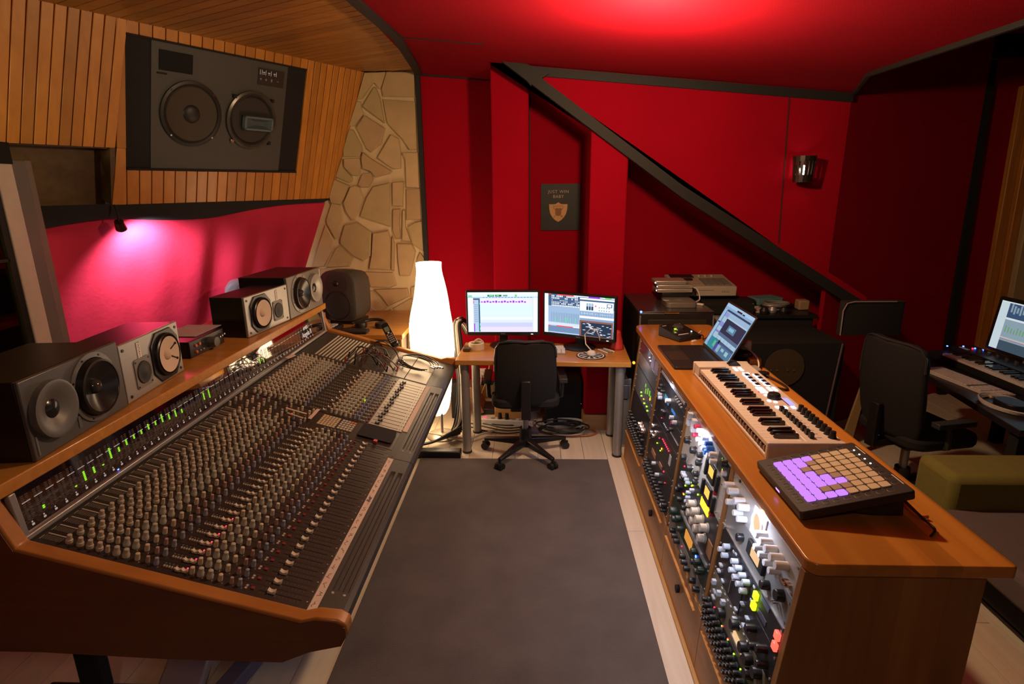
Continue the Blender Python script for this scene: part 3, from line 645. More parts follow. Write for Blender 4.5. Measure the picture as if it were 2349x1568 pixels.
# patch cables
def sag(p, q, h, n=12, wob=.02):
    p, q = V(p), V(q); out = []
    for i in range(n+1):
        t = i/n; v = p.lerp(q, t)+V((0,0,h*4*t*(1-t))); v += V((random.uniform(-wob,wob), random.uniform(-wob,wob), 0))*math.sin(math.pi*t); out.append(v)
    # smooth
    for _ in range(2): out = [out[0]]+[(out[i-1]+out[i]*2+out[i+1])/4 for i in range(1, n)]+[out[-1]]
    return out
pcm = [mat('patch_cable_black', (.02,.018,.018), .4), mat('patch_cable_brown', (.10,.035,.015), .4), mat('patch_cable_grey', (.10,.095,.09), .4)]
prs = random.Random(5)
for i in range(12):
    p = cons(prs.uniform(.27, .40), prs.uniform(3.28, 3.6), .01); q = cons(prs.uniform(.42, .62), prs.uniform(3.3, 3.55), .01)
    c = thing('patch_cable', 'thin patch cable looping over the patch bay at the far end of the console', 'cable', p, 0, 'patch cables on the console')
    MB().tube(sag(p, q, prs.uniform(.05, .13), 14, .05), .0035, 6).build('cord', pcm[i % 3], c)
    for e in (p, q): MB().cyl(e, e+CNn*.035, .005, .0045, 8).build('plug', (blk, chrome, mat('plug_red%d' % i, (.35,.03,.03), .4))[i % 3], c)
for i in range(4):
    c0 = cons(.66+.012*i, 3.56, .02); pts = [c0+CU*(.11+.006*i)*math.cos(t)+V((0,.13,0))*math.sin(t)+CNn*(.004*math.sin(3*t+i)+.006*i) for t in [j*.33 for j in range(0, 17)]]
    c = thing('coiled_cable', 'black cable coiled in a loose oval on the pale plate of the console', 'cable', c0, 0, 'coiled cables on the console')
    MB().tube(pts, .004, 6).build('cord', pcm[0 if i % 2 else 2], c)
    MB().cyl(pts[0], pts[0]+V((.03,-.03,0)), .006, .006, 8).build('plug', chrome, c)
# ================================================================ BIG LOUDSPEAKER in the soffit
grill = mat('baffle_speckle', (.055, .053, .050), .55, var=.25, scale=160, bump=.35, bscale=220)
cone_br = mat('cone_brown', (.045, .034, .024), .7, var=.15); surround = mat('rubber_surround', (.014,.013,.013), .5)
bs = thing('wall_loudspeaker', 'huge dark loudspeaker with two round drivers set into the pine board wall', 'loudspeaker', M=MBf @ T(-.965, -.205, 0))
Mb = MBf
MB(Mb).box(ML+.004, -1.42, MT, MBt, -.10, -.012).build('side_baffle', blkm, bs); MB(Mb).box(-.528, MR-.004, MT, MBt, -.10, -.012).build('side_baffle', blkm, bs)
MB(Mb).box(ML+.004, MR-.004, MT, MT+.010, -.09, .004).build('frame', blkm, bs); MB(Mb).box(ML+.004, MR-.004, MBt-.012, MBt, -.09, .004).build('frame', blkm, bs)
MB(Mb).box(-1.42, -.528, MT+.010, MBt-.012, -.10, -.006).build('baffle', grill, bs)
MB(Mb).box(-1.380, -1.187, -.876, -.770, -.007, -.002).build('port', mat('port_black', (.002,.002,.003), .9), bs)
MB(Mb).box(-1.392, -1.335, -.757, -.748, -.006, -.003).build('badge', blkm, bs)
def fwd(Mx, x, y, z): return Mx @ T(x, y, z)
def driver(Mx, x, y, r, parent, cone, depth=.045, dome=.05, domem=None):
    M = fwd(Mx, x, y, -.006)
    ring = MB(M).lathe([(r,0),(r,.012),(r*.92,.016),(r*.86,.010),(r*.84,.004)], 40, cap=False).build('driver_ring', surround, parent)
    MB(M).lathe([(r*.86,.006),(r*.82,.013),(r*.78,.010),(r*.30,.003),(r*.27,.003)], 40, cap=False).build('cone', cone, ring)
    MB(M).lathe([(r*.29,.0),(r*.26,.010),(r*.18,.017),(r*.08,.020),(.0005,.021)], 28, cap=False).build('dust_cap', domem or surround, ring)
    for k in range(4):
        t = R(45+90*k); MB(M).cyl((r*.95*math.cos(t), r*.95*math.sin(t), .010), (r*.95*math.cos(t), r*.95*math.sin(t), .018), .006, .006, 8).build('screw', chrome, ring)
    return ring
driver(Mb, -1.185, -.547, .190, bs, cone_br)
M = fwd(Mb, -.775, -.547, -.006)
rg = MB(M).lathe([(.186,0),(.186,.016),(.172,.022),(.160,.012),(.155,.004)], 40, cap=False).build('driver_ring', mat('worn_metal_ring', (.10,.09,.08), .3, .5), bs)
MB(M).lathe([(.160,.006),(.150,.014),(.142,.004),(.05,.001),(.0005,.001)], 40, cap=False).build('cone', mat('cone_dark', (.022,.018,.016), .5), rg)
hm = mat('horn_blue', (.09, .135, .155), .5)
hx, hy, hw, hh = -.742, -.533, .214, .088
for (x0, x1, y0, y1) in ((hx-hw/2,hx+hw/2,hy-hh/2,hy-hh/2+.012),(hx-hw/2,hx+hw/2,hy+hh/2-.012,hy+hh/2),(hx-hw/2,hx-hw/2+.014,hy-hh/2,hy+hh/2),(hx+hw/2-.014,hx+hw/2,hy-hh/2,hy+hh/2)):
    MB(Mb).box(x0, x1, y0, y1, .004, .034).build('horn_lip', hm, rg)
MB(Mb).add([(hx-hw/2+.014,hy-hh/2+.012,.030),(hx+hw/2-.014,hy-hh/2+.012,.030),(hx+hw/2-.014,hy+hh/2-.012,.030),(hx-hw/2+.014,hy+hh/2-.012,.030),(hx-.02,hy-.012,.004),(hx+.06,hy-.012,.004),(hx+.06,hy+.016,.004),(hx-.02,hy+.016,.004)],
           [(0,1,5,4),(1,2,6,5),(2,3,7,6),(3,0,4,7),(4,5,6,7)]).build('horn_throat', mat('horn_inside', (.06,.085,.10), .45), rg)
for t in (135, 45, 225, 315):
    c = (-.775+.196*math.cos(R(t)), -.547+.196*math.sin(R(t)))
    MB(Mb).cbox((c[0], c[1], .006), (.022,.022,.016)).build('clamp', (blkm, chrome)[t == 135], bs, bevel=.003)
pl_ = MB(Mb).box(-.752, -.556, -.878, -.776, -.006, .0).build('control_plate', mat('plate_brown', (.025,.018,.016), .5), bs)
leg = MB(Mb)
for x in (-.742, -.728, -.700, -.66, -.62): leg.box(x, x+.002, -.868, -.838, 0, .001)
for x in (-.720, -.682, -.640): leg.box(x, x+.014, -.856, -.852, 0, .001); leg.box(x+.003, x+.012, -.846, -.843, 0, .001)
leg.build('legend', mt_wh, pl_, kind='stuff')
for x, h in ((-.736,.010),(-.698,.012),(-.655,.018),(-.606,.006)): MB(Mb).box(x-.004, x+.004, -.812-h/2, -.812+h/2, 0, .006).build('switch', silver, pl_)
# ================================================================ CURTAIN and valance below the soffit
def cpt(a, b, off=0):
    return OB + HB*a + DB*b + NB*(-.035+off)
def curtain_fn(a0, a1):
    def f(u, v):
        a = a0+(a1-a0)*u; b = .04+1.30*v
        o = .018*math.sin(a*9+1.5*v)*v*(.4+.6*math.sin(a*2.1)**2) + .012*math.sin(a*23+3*v)*v*(1-v)*2 + (.03*math.sin((a+.84)*14)*max(0, 1-abs(a+.84)/.25))
        return cpt(a, b, o-.02*v)
    return f
MB().grid(curtain_fn(-2.45, .01), 150, 40).build('curtain', curt, None, label='large bright red cloth curtain hanging below the pine soffit behind the console', cat='curtain')
def val(u, v):
    a = -2.22+2.22*u; dip = (.075+.05*max(0, 1-abs(a+2.0)/.35)+.02*math.sin(a*4))*(1 if a < -.05 else .5)*(1-.55*min(1, max(0, (a+1.0)/.9)))
    return cpt(a, -.005+v*dip*1.25, .03+.012*math.sin(v*3.1))
MB().grid(val, 60, 6).build('valance', blkcloth, None, label='black cloth valance sagging along the top edge of the red curtain', cat='valance')
# red fold at the far left end of the curtain
MB().grid(lambda u, v: cpt(-2.50+.26*u, -.05+1.4*v, .05+.03*math.sin(u*3.1)), 10, 10).build('curtain', red, None, label='narrow dark red drape hanging between the window and the black valance', cat='curtain')
# clip spotlight
sp0 = cpt(-1.64, .02, .10)
cs = thing('clip_spotlight', 'small dark clip spotlight hanging from the black valance, shining on the curtain', 'spotlight', sp0)
ax = V((.55, .25, -.75)).normalized(); ax = (V((-2.44, 3.58, 1.30))-V((-2.33, 3.34, 1.63))).normalized()
hp = cpt(-1.63, .10, .10)
MB().cyl(hp-ax*.03, hp+ax*.025, .024, .030, 20).build('lamp_head', mat('spot_metal', (.10,.05,.045), .25, .8), cs)
MB().tube([cpt(-1.64,-.01,.06), cpt(-1.64,.03,.10), hp-ax*.03], .005, 6).build('clip_arm', blkmetal, cs)
MB().cyl(hp+ax*.0255, hp+ax*.028, .024, .024, 20).build('bulb', emit('spot_bulb', (1,.92,.9), 6), cs)
# ================================================================ NEAR FIELD SPEAKERS on the shelf
mack = mat('studio_grey_metal', (.11, .108, .105), .42, .35, var=.06, scale=40); mackl = mat('studio_grey_light', (.21, .205, .19), .42, .35, var=.05)
mackf = mat('flange_grey', (.17,.168,.165), .4, .4); rub = mat('rubber_black', (.012,.011,.011), .35); conemat = mat('cone_black', (.018,.018,.018), .22, .2)
wcone = mat('paper_cone', (.66, .52, .40), .75, var=.05); wcap = mat('paper_cap', (.60, .46, .33), .7)
boxm = mat('cabinet_black', (.010,.008,.010), .35, var=.2)
ZS = 1.0405
def face_frame(p0, p1):
    """front face: x along the shelf from p0 to p1, y up, z out of the baffle"""
    ux = V((p1[0]-p0[0], p1[1]-p0[1], 0)); L_ = ux.length; ux.normalize(); uy = V((0,0,1)); return frame((p0[0], p0[1], ZS), ux, uy, ux.cross(uy)), L_
def ring_(M, x, y, prof, n, name, mt, parent): return MB(M @ T(x, y, 0)).lathe(prof, n, cap=False).build(name, mt, parent)
def two_way(name, p0, p1, h, d, label, flip, m1, m2):
    M, Lx = face_frame(p0, p1); t = thing(name, label, 'loudspeaker', M=M, group='grey monitors on the console shelf')
    MB(M).box(0, Lx, .002, h, -d, -.014).build('cabinet', boxm, t, bevel=.003)
    bf = MB(M).box(0, Lx, .002, h, -.0138, 0).build('baffle', m1, t, bevel=.004)
    wx, tx = (Lx*.66, Lx*.22) if not flip else (Lx*.33, Lx*.755)
    wy = h*.53; wr = h*.395
    ring_(M, wx, wy, [(wr*1.20,0),(wr*1.19,.005),(wr*1.02,.006),(wr*1.0,.002)], 44, 'flange', m2, bf)
    w_ = ring_(M, wx, wy, [(wr,.004),(wr*.95,.026),(wr*.88,.028),(wr*.86,.024)], 44, 'surround', rub, t)
    ring_(M, wx, wy, [(wr*.88,.026),(wr*.55,.010),(wr*.24,.002)], 44, 'cone', conemat, w_)
    ring_(M, wx, wy, [(wr*.25,.002),(wr*.22,.012),(wr*.13,.020),(.0005,.022)], 28, 'dust_cap', mat('cap_gloss', (.05,.05,.05), .12, .2), w_)
    tr = h*.34
    ring_(M, tx, wy, [(tr*1.06,0),(tr*1.05,.020),(tr*.93,.022),(tr*.62,.012),(tr*.40,.004),(tr*.34,.002)], 40, 'waveguide', m2, bf)
    tw = ring_(M, tx, wy, [(tr*.36,.002),(tr*.24,.008),(.0005,.011)], 24, 'tweeter', conemat, t)
    for k in range(8): a = R(22+45*k); MB(M @ T(wx, wy, 0)).cyl((wr*1.1*math.cos(a), wr*1.1*math.sin(a), .005), (wr*1.1*math.cos(a), wr*1.1*math.sin(a), .0075), .0035, .0035, 6).build('screw', rub, bf)
    for k in range(4): a = R(45+90*k); MB(M @ T(tx, wy, 0)).cyl((tr*.99*math.cos(a), tr*.99*math.sin(a), .004), (tr*.99*math.cos(a), tr*.99*math.sin(a), .007), .003, .003, 6).build('screw', rub, bf)
    MB(M).box((wx+tx)/2-.006, (wx+tx)/2+.006, h*.10, h*.26, 0, .002).build('badge', m2, bf)
    MB(M).box(Lx*.03 if not flip else Lx*.955, Lx*.045 if not flip else Lx*.97, h*(.06 if not flip else .72), h*(.30 if not flip else .96), 0, .002).build('logo_strip', mackl if not flip else white, bf)
    return t
nsf = mat('brushed_baffle', (.36,.35,.33), .38, .4, var=.10, scale=5, stretch=(1,40,1))
def white_cone(name, p0, p1, h, d, label, flip):
    M, Lx = face_frame(p0, p1); t = thing(name, label, 'loudspeaker', M=M, group='white cone monitors on the console shelf')
    MB(M).box(.004, Lx-.004, .002, h-.002, -d, -.014).build('cabinet', boxm, t, bevel=.002)
    bf = MB(M).box(0, Lx, .002, h, -.0138, 0).build('baffle', nsf, t, bevel=.003)
    wx, tx = (Lx*.70, Lx*.29) if not flip else (Lx*.32, Lx*.72)
    wy = h*.5; wr = h*.385
    pts = [(wx+s*1.18*wr*c, wy+wr*1.18*q, 0) for s, c, q in ((1,.55,1),(-1,.55,1),(-1,1,.55),(-1,1,-.55),(-1,.55,-1),(1,.55,-1),(1,1,-.55),(1,1,.55))]
    MB(M).prism(pts, (0,0,.006)).build('driver_frame', blkmetal, bf, bevel=.002)
    w_ = ring_(M, wx, wy, [(wr*1.04,.004),(wr*1.02,.016),(wr*.96,.020),(wr*.88,.012),(wr*.84,.008)], 44, 'surround', rub, t)
    ring_(M, wx, wy, [(wr*.86,.019),(wr*.5,.012),(wr*.26,.008)], 44, 'cone', wcone, w_)
    ring_(M, wx, wy, [(wr*.28,.008),(wr*.24,.015),(wr*.14,.020),(.0005,.022)], 28, 'dust_cap', wcap, w_)
    if not flip:
        for q in (.25, -.25):
            MB(M).cyl((wx+wr*.30, wy+wr*q*.7, .012), (wx+wr*.62, wy+wr*q*1.5, .018), .0025, .0025, 6).build('lead_mark', rub, w_); MB(M).cyl((wx+wr*.60, wy+wr*q*1.45, .014), (wx+wr*.64, wy+wr*q*1.55, .021), .005, .005, 8).build('lead_mark', rub, w_)
    tr = h*.20; ty = h*.40
    MB(M).rrect(tx, ty, tr*2.3, tr*2.6, .012, 0, .004).build('tweeter_plate', mat('tweeter_plate', (.20,.195,.18), .5), bf)
    tw = ring_(M, tx, ty, [(tr*1.0,.004),(tr*.95,.009),(tr*.6,.007),(tr*.3,.012),(.0005,.013)], 32, 'tweeter', mat('mesh_dark', (.03,.03,.028), .6), t)
    for sx in (-1, 1):
        for sy in (-1, 1): MB(M).cyl((tx+sx*tr*.98, ty+sy*tr*1.08, .003), (tx+sx*tr*.98, ty+sy*tr*1.08, .006), .004, .004, 6).build('screw', rub, bf)
    for x, y in ((.05,.90),(.95,.90),(.06,.10),(.94,.10)): MB(M).cyl((Lx*x, h*y, 0), (Lx*x, h*y, .003), .006, .006, 8).build('socket', rub, bf)
    px = tx if flip else Lx*.28
    b = MB(M).box(px-.011, px+.011, h*.66, h*.93, 0, .0025).build('badge', white, bf)
    text('YAMAHA', .017, M @ T(px, h*.795, .0030) @ RZ(R(-90)), mat('badge_ink', (.3,.28,.26), .5), bf)
    return t
two_way('studio_monitor', (-1.440, 1.462), (-1.478, 1.908), .245, .30, 'dark grey two-way monitor lying on its side at the near end of the console shelf', False, mack, mackf)
white_cone('studio_monitor', (-1.484, 1.918), (-1.521, 2.325), .222, .20, 'white-cone monitor beside the nearest grey monitor, its woofer to the right', False)
white_cone('studio_monitor', (-1.503, 2.875), (-1.458, 3.300), .216, .20, 'white-cone monitor near the far end of the shelf, its woofer to the left', True)
two_way('studio_monitor', (-1.456, 3.306), (-1.428, 3.776), .252, .30, 'light grey two-way monitor lying on its side at the far end of the console shelf', True, mackl, mat('flange_light', (.33,.32,.30), .4, .3))
# headphone amplifier between the speakers
Ma = frame((-1.592, 2.500, ZS), V((.006,.286,0)).normalized(), V((0,0,1)), V((.286,-.006,0)).normalized())
am = thing('headphone_amplifier', 'small black amplifier box with a round volume knob on the console shelf', 'amplifier', M=Ma)
MB(Ma).box(0, .286, .004, .078, -.24, -.008).build('case', boxm, am, bevel=.004)
MB(Ma).box(0, .286, .002, .078, -.008, 0).build('front_panel', mat('amp_front', (.04,.038,.038), .35, .4), am, bevel=.002)
MB(Ma).cyl((.165,.038,0),(.165,.038,.035),.026,.024,28).build('volume_knob', mat('knob_grey', (.10,.095,.09), .4), am)
for x, y in ((.045,.052),(.075,.054),(.045,.022)): MB(Ma).cyl((x,y,0),(x,y,.006),.008,.007,12).build('jack', mat('jack_orange', (.6,.13,.05), .35), am)
for x, y in ((.105,.054),(.075,.022),(.100,.022),(.205,.03),(.225,.048),(.245,.05),(.265,.053)): MB(Ma).cyl((x,y,0),(x,y,.020 if x > .2 else .006),.0045,.004,8).build('switch', chrome, am)
MB().box(-1.80, -1.62, 2.60, 2.84, ZS+.0795, ZS+.0815).build('paper', mat('paper_mauve', (.45,.40,.42), .8), None, label='sheet of paper lying on top of the small black amplifier', cat='paper')
# ================================================================ rounded dark monitors (a pair)
gen = mat('moulded_grey', (.052, .049, .044), .45, var=.08)
gen2 = mat('moulded_lilac_grey', (.10,.095,.115), .4, var=.08)
def egg(name, loc, rz, wd, ht, dp, label, mt):
    t = thing(name, label, 'loudspeaker', loc, rz, 'rounded dark monitors'); M = MW[t.name]
    # lofted rounded body: front faces -y
    m = MB(M); n = 28; secs = [(-dp*.50,.88),(-dp*.47,.97),(-dp*.36,1.0),(0,.99),(dp*.30,.90),(dp*.45,.74),(dp*.5,.55)]
    def ring(y, s):
        out = []
        for k in range(n):
            a = 2*math.pi*k/n; e = .42
            cx, sx = math.cos(a), math.sin(a)
            out.append((wd/2*s*math.copysign(abs(cx)**e, cx)*(1-.05*(sx > .5)), y, ht/2+.02+ht/2*s*math.copysign(abs(sx)**e, sx)*(1.0)))
        return out
    vs = []
    for y, s in secs: vs += ring(y, s)
    fs = [(j*n+i, j*n+(i+1)%n, (j+1)*n+(i+1)%n, (j+1)*n+i) for j in range(len(secs)-1) for i in range(n)]+[tuple(range(n)), tuple((len(secs)-1)*n+i for i in range(n))]
    m.add(vs, fs).build('enclosure', mt, t)
    F = M @ frame((0, -dp*.5-.001, .02), (1,0,0), (0,0,1), (0,-1,0))
    ring_(F, 0, ht*.34, [(wd*.36,0),(wd*.34,.004),(wd*.32,-.002),(wd*.10,-.006),(.0005,-.003)], 32, 'woofer', mat('woofer_dark', (.010,.009,.009), .6), t)
    ring_(F, 0, ht*.76, [(wd*.30,.0),(wd*.16,.003),(wd*.07,.001)], 28, 'waveguide', mt, t)
    ring_(F, 0, ht*.76, [(wd*.065,.0),(wd*.045,.010),(.0005,.014)], 16, 'tweeter', chrome if mt is gen2 else blk, t)
    MB(M).box(-wd*.32, wd*.32, -dp*.42, dp*.38, .0, .022).build('foot', blk, t, bevel=.006)
    return t
egg('studio_monitor', (-1.435, 4.33, .8005), R(-14), .31, .385, .30, 'rounded dark monitor on the side table before the stone pier', gen)
egg('studio_monitor', (-2.02, 3.95, .78), R(28), .31, .40, .30, 'rounded lilac-grey monitor half hidden behind the far shelf monitors by the curtain', gen2)
st = thing('speaker_stand', 'dark speaker stand behind the console under the lilac-grey rounded monitor', 'stand', (-2.02, 3.95, 0))
MB().cbox((-2.02,3.95,.77),(.22,.22,.018)).build('top_plate', blkmetal, st); MB().cyl((-2.02,3.95,.02),(-2.02,3.95,.765),.03,.03,14).build('pole', blkmetal, st); MB().cbox((-2.02,3.95,.01),(.30,.30,.02)).build('base', blkmetal, st)
# ================================================================ side table with headphones, phone, pads
stb = thing('side_table', 'low wooden side table in the corner before the stone pier', 'table', (-1.4, 4.3, 0))
MB().box(-1.80, -.925, 3.875, 4.70, .765, .80).build('tabletop', deskw, stb, bevel=.003)
for x in (-1.77, -.955):
    for y in (3.91, 4.69): MB().box(x-.02, x+.02, y-.02, y+.02, 0, .765).build('leg', deskw, stb)
MB().box(-1.2, -.94, 3.885, 4.05, .60, .765).build('drawer', mat('drawer_grey', (.16,.145,.12), .5), stb)
hpn = thing('headphones', 'black folded headphones lying on the side table beside the cordless phone', 'headphones', (-1.20, 4.10, .80))
pts = [(-1.20+.085*math.cos(t), 4.12+.075*math.sin(t), .826+.012*math.sin(t)) for t in [R(a) for a in range(-20, 215, 12)]]
MB().tube(pts, .013, 8).build('headband', blk, hpn)
for dx in (-.085, .08):
    MB().lathe([(.012,-.02),(.040,-.018),(.045,.0),(.040,.018),(.012,.02)], 20, c=(-1.20+dx*.9, 4.085, .822)).build('ear_cup', blk, hpn)
MB().tube(sag((-1.28,4.08,.806),(-1.47,4.02,.805),.0,10,.02), .003, 6).build('cable', blk, hpn)
phb = atZ(905, 790, .8); pht = atY(880, 742, phb.y+.10)
ph = thing('cordless_phone', 'slim dark cordless phone with a small screen standing by the side table edge', 'phone', phb)
px_ = V((1,0,0)); py_ = (pht-phb).normalized(); pz_ = px_.cross(py_).normalized(); px_ = py_.cross(pz_)
Mp = frame(phb+V((0,0,.004)), px_, py_, pz_); Lp = (pht-phb).length
MB(Mp).rrect(0, Lp/2, .050, Lp, .018, -.022, 0).build('handset', blk, ph, bevel=.003)
MB(Mp).box(-.016, .016, Lp*.60, Lp*.80, 0, .0012).build('display', mat('lcd_green', (.20,.26,.18), .3), ph)
for i in range(3):
    for j in range(5): MB(Mp).box(-.018+i*.013, -.008+i*.013, Lp*(.10+.085*j), Lp*(.10+.085*j)+.008, 0, .002).build('key', mat('phone_key', (.45,.45,.43), .4) if (i, j) != (1, 4) else chrome, ph)
MB(Mp).cyl((0,Lp*.54,0),(0,Lp*.54,.002),.007,.007,12).build('nav_key', white, ph)
MB(Mp).box(-.026, .026, -.004, Lp*.30, -.05, -.022).build('cradle', blk, ph, bevel=.004)
pd = thing('pad_controller', 'small black pad controller with pale square pads beside the console end', 'controller', (-1.52, 4.02, .8005), R(-6)); M = MW[pd.name]
MB(M).box(-.15, .10, -.10, .09, 0, .028).build('case', blk, pd, bevel=.005)
for i in range(4):
    for j in range(3): MB(M).rrect(-.12+i*.056, -.062+j*.052, .046, .042, .005, .028, .034).build('pad', mat('pad_pale', (.62,.54,.50), .5), pd)
MB().cbox((-1.33, 3.93, .812), (.30, .09, .022)).build('dark_pouch', blkcloth, None, bevel=.008, label='crumpled dark pouch at the front edge of the side table', cat='pouch')
sc_ = thing('small_screen', 'small lilac box on the side table behind the far grey monitor', 'box', (-1.60, 4.0, .80))
MB().rrect(0,0,.075,.075,.008,0,.03).v; MB(T(-1.585,4.06,.885) @ Matrix.Rotation(R(90),4,'X')).rrect(0,0,.11,.075,.008,-.01,.01).build('panel', mat('lilac_plastic', (.30,.24,.26), .5), sc_)
MB().box(-1.59, -1.58, 4.055, 4.065, .80, .85).build('stem', blk, sc_)
# ================================================================ FLOOR LAMP of crumpled white paper
lx, ly = -.735, 4.0
lp = thing('floor_lamp', 'tall glowing white paper floor lamp standing beside the desk and stone pier', 'lamp', (lx, ly, 0))
prf = [(.075,.165),(.098,.21),(.118,.32),(.140,.48),(.156,.62),(.163,.72),(.158,.82),(.140,.94),(.122,1.04),(.106,1.13),(.093,1.20),(.088,1.24),(.090,1.29)]
def shade(u, v):
    s = v*(len(prf)-1); i = min(int(s), len(prf)-2); f = s-i
    r = prf[i][0]*(1-f)+prf[i+1][0]*f; z = prf[i][1]*(1-f)+prf[i+1][1]*f
    a = 2*math.pi*u; w_ = 1+.035*math.sin(3*a+z*9)*math.sin(z*5)+.018*math.sin(7*a-z*17)
    return V((lx+r*w_*math.cos(a), ly+r*w_*math.sin(a), z))
shm = emit('lamp_paper', (1, .70, .40), 6.0, (.8,.78,.72))
MB().grid(shade, 48, 40).build('paper_shade', shm, lp)
wr_ = mat('shade_wire', (.45,.33,.22), .6)
for z0, z1, k in ((1.285,1.285,0),(1.0,1.03,.5),(.86,.95,2.2),(.80,.72,3.5),(.60,.66,1),(.40,.44,.5),(.172,.172,0)):
    pts = []
    for i in range(41):
        a = 2*math.pi*i/40; z = (z0+z1)/2+(z1-z0)/2*math.sin(a+k)
        j = [q for q in range(len(prf)-1) if prf[q][1] <= z <= prf[q+1][1]]; j = j[0] if j else 0
        f = (z-prf[j][1])/(prf[j+1][1]-prf[j][1]); r = prf[j][0]*(1-f)+prf[j+1][0]*f+.001
        w_ = 1+.035*math.sin(3*a+z*9)*math.sin(z*5)+.018*math.sin(7*a-z*17); pts.append((lx+r*w_*math.cos(a), ly+r*w_*math.sin(a), z))
    MB().tube(pts, .0014, 4).build('wire_ring', wr_, lp)
MB().cyl((lx+.05,ly-.05,.02),(lx+.05,ly-.05,.30),.010,.010,12).build('pole', alu, lp)
MB().lathe([(.115,0),(.115,.008),(.10,.018),(.04,.026),(.012,.03)], 32, c=(lx+.05,ly-.05,0)).build('base', mat('lamp_base', (.50,.46,.40), .35, .4), lp)
# ================================================================ DESK at the rear wall
DA = R(-2.4)
dk = thing('desk', 'small wooden desk on silver tube legs against the red rear wall', 'desk', (.055, 3.60, 0), DA); M = MW[dk.name]
DZ = .69
MB(M).box(-.578, .578, 0, .455, DZ-.034, DZ).build('tabletop', deskw, dk, bevel=.004)
legm = mat('leg_silver', (.36,.345,.33), .4, .5, var=.04)
for x, y in ((-.525,.06),(.515,.06),(-.50,.40),(.50,.40)):
    l = MB(M).cyl((x,y,.012),(x,y,DZ-.034),.031,.031,24).build('leg', legm, dk)
    MB(M).cyl((x,y,0),(x,y,.014),.034,.034,24).build('foot', blk, l)
# screens
PAL = {}
def pal(c, k=1.0):
    key = (tuple(c), k)
    if key not in PAL: PAL[key] = emit('screen_tone_%d' % len(PAL), c, k, (.01,.01,.01))
    return PAL[key]
def ui(M, w_, h_, parent, base, rects, k=1.0, name='screen'):
    s = MB(M).box(0, w_, 0, h_, 0, .0006).build(name, pal(base, k), parent)
    by = {}
    for i, r in enumerate(rects):
        x0, y0, x1, y1, c = r[:5]; zz = .0007+.00002*i
        m = by.setdefault(c, MB(M)); m.box(x0*w_, x1*w_, h_*(1-y1), h_*(1-y0), .0004, zz)
    for c, m in by.items(): m.build('window_pane', pal(c, k), s)
    return s
WH, LB, MBl, DB_, LV, GR, DK, RD, PU, YE, SB, GN = (.85,.92,1), (.55,.72,.95), (.20,.36,.58), (.05,.10,.20), (.66,.66,.98), (.15,.6,.12), (.01,.015,.03), (.85,.06,.05), (.30,.03,.6), (.75,.85,.68), (.30,.47,.75), (.10,.75,.25)
rr = random.Random(3)
edit = [(0,0,1,.05,WH),(0,.05,1,.115,(.62,.76,.95)),(.01,.075,.065,.11,GR),(.285,.06,.38,.105,(.02,.10,.03)),(.305,.065,.37,.09,GN),(.395,.06,.485,.105,(.02,.10,.03)),(.41,.068,.45,.09,GN),(.505,.065,.57,.10,(.08,.30,.20)),(.675,.055,.705,.11,GR),
        (0,.115,1,.135,SB),(.01,.14,.075,.72,WH),(.01,.73,.075,.99,WH),(.08,.145,.175,.19,DB_),(.083,.20,.155,.99,(.38,.50,.68)),(.080,.21,.09,.28,RD),(.082,.78,.098,.99,PU),(.155,.19,.175,.99,(.03,.12,.17)),(.168,.26,.175,.30,GN),(.168,.78,.175,.84,GN),(.168,.88,.175,.95,GN),
        (.18,.145,.925,.29,(.68,.68,.98)),(.18,.29,.925,.63,(.60,.74,.97)),(.18,.63,.925,.68,(.80,.88,.82)),(.18,.68,.925,.76,(.58,.68,.97)),(.18,.76,.925,.87,(.50,.52,.97)),(.18,.87,.925,.99,(.66,.60,.92)),(.94,.13,.99,.99,WH)]
for i in range(16): edit.append((.19+i*.041,.225-.01*(i%3),.19+i*.041+.028,.25+.008*(i%2),PU)); edit.append((.22+i*.045,.12,.24+i*.045,.133,DB_))
for i in range(10): edit.append((.09,.30+i*.047,.15,.32+i*.047,(.25,.33,.48)))
for i in range(12): edit.append((.18,.31+.026*i,.925,.312+.026*i,(.50,.63,.88)))
mix = [(0,0,.055,1,WH),(.055,.0,1,.30,DB_),(.055,.30,1,.72,(.28,.40,.58)),(.055,.72,.53,.80,(.55,.62,.78)),(.055,.82,1,1,(.13,.22,.38)),(.06,.0,.10,.02,RD),(.19,0,.43,.025,RD),(.06,.80,.09,.82,RD),(.18,.795,.42,.82,RD),(.43,.80,.53,.815,WH),(.43,.0,1,.025,(.7,.82,1)),(.64,.0,.80,.03,PU),(.87,.0,.96,.03,GR),
       (.52,.04,1,.08,WH),(.52,.08,1,.125,DB_),(.52,.12,.99,.36,(.74,.78,.84)),(.52,.49,1,.54,WH),(.53,.55,1,.60,(.2,.3,.46)),(.52,.60,.99,1,(.22,.09,.07)),(.545,.645,.97,.985,(.015,.03,.06)),(.06,.97,.52,.985,LB)]
for i in range(18):
    x = .105+.0245*i
    if x < .50:
        for y0, y1 in ((.03,.07),(.085,.12),(.15,.165),(.19,.205),(.22,.25)):
            if rr.random() < .75: mix.append((x,y0,x+.014,y1,WH))
        mix.append((x,.46,x+.003,.70,DB_))
        if i in (2,5,8,9,11,14): mix.append((x+.006,.58,x+.013,.70,GN))
    mix.append((x,.27,x+.016,.30,WH))
for i in range(20): mix.append((.53+.023*i,.38,.533+.023*i,.48,DB_)); mix.append((.54+.023*i,.40+.03*rr.random(),.546+.023*i,.43,WH))
for i, x in enumerate((.615,.65,.685)): mix.append((x,.16,x+.026,.24,(.3,.4,.5))); mix.append((x,.24,x+.026,.33,(.01,.05,.12)))
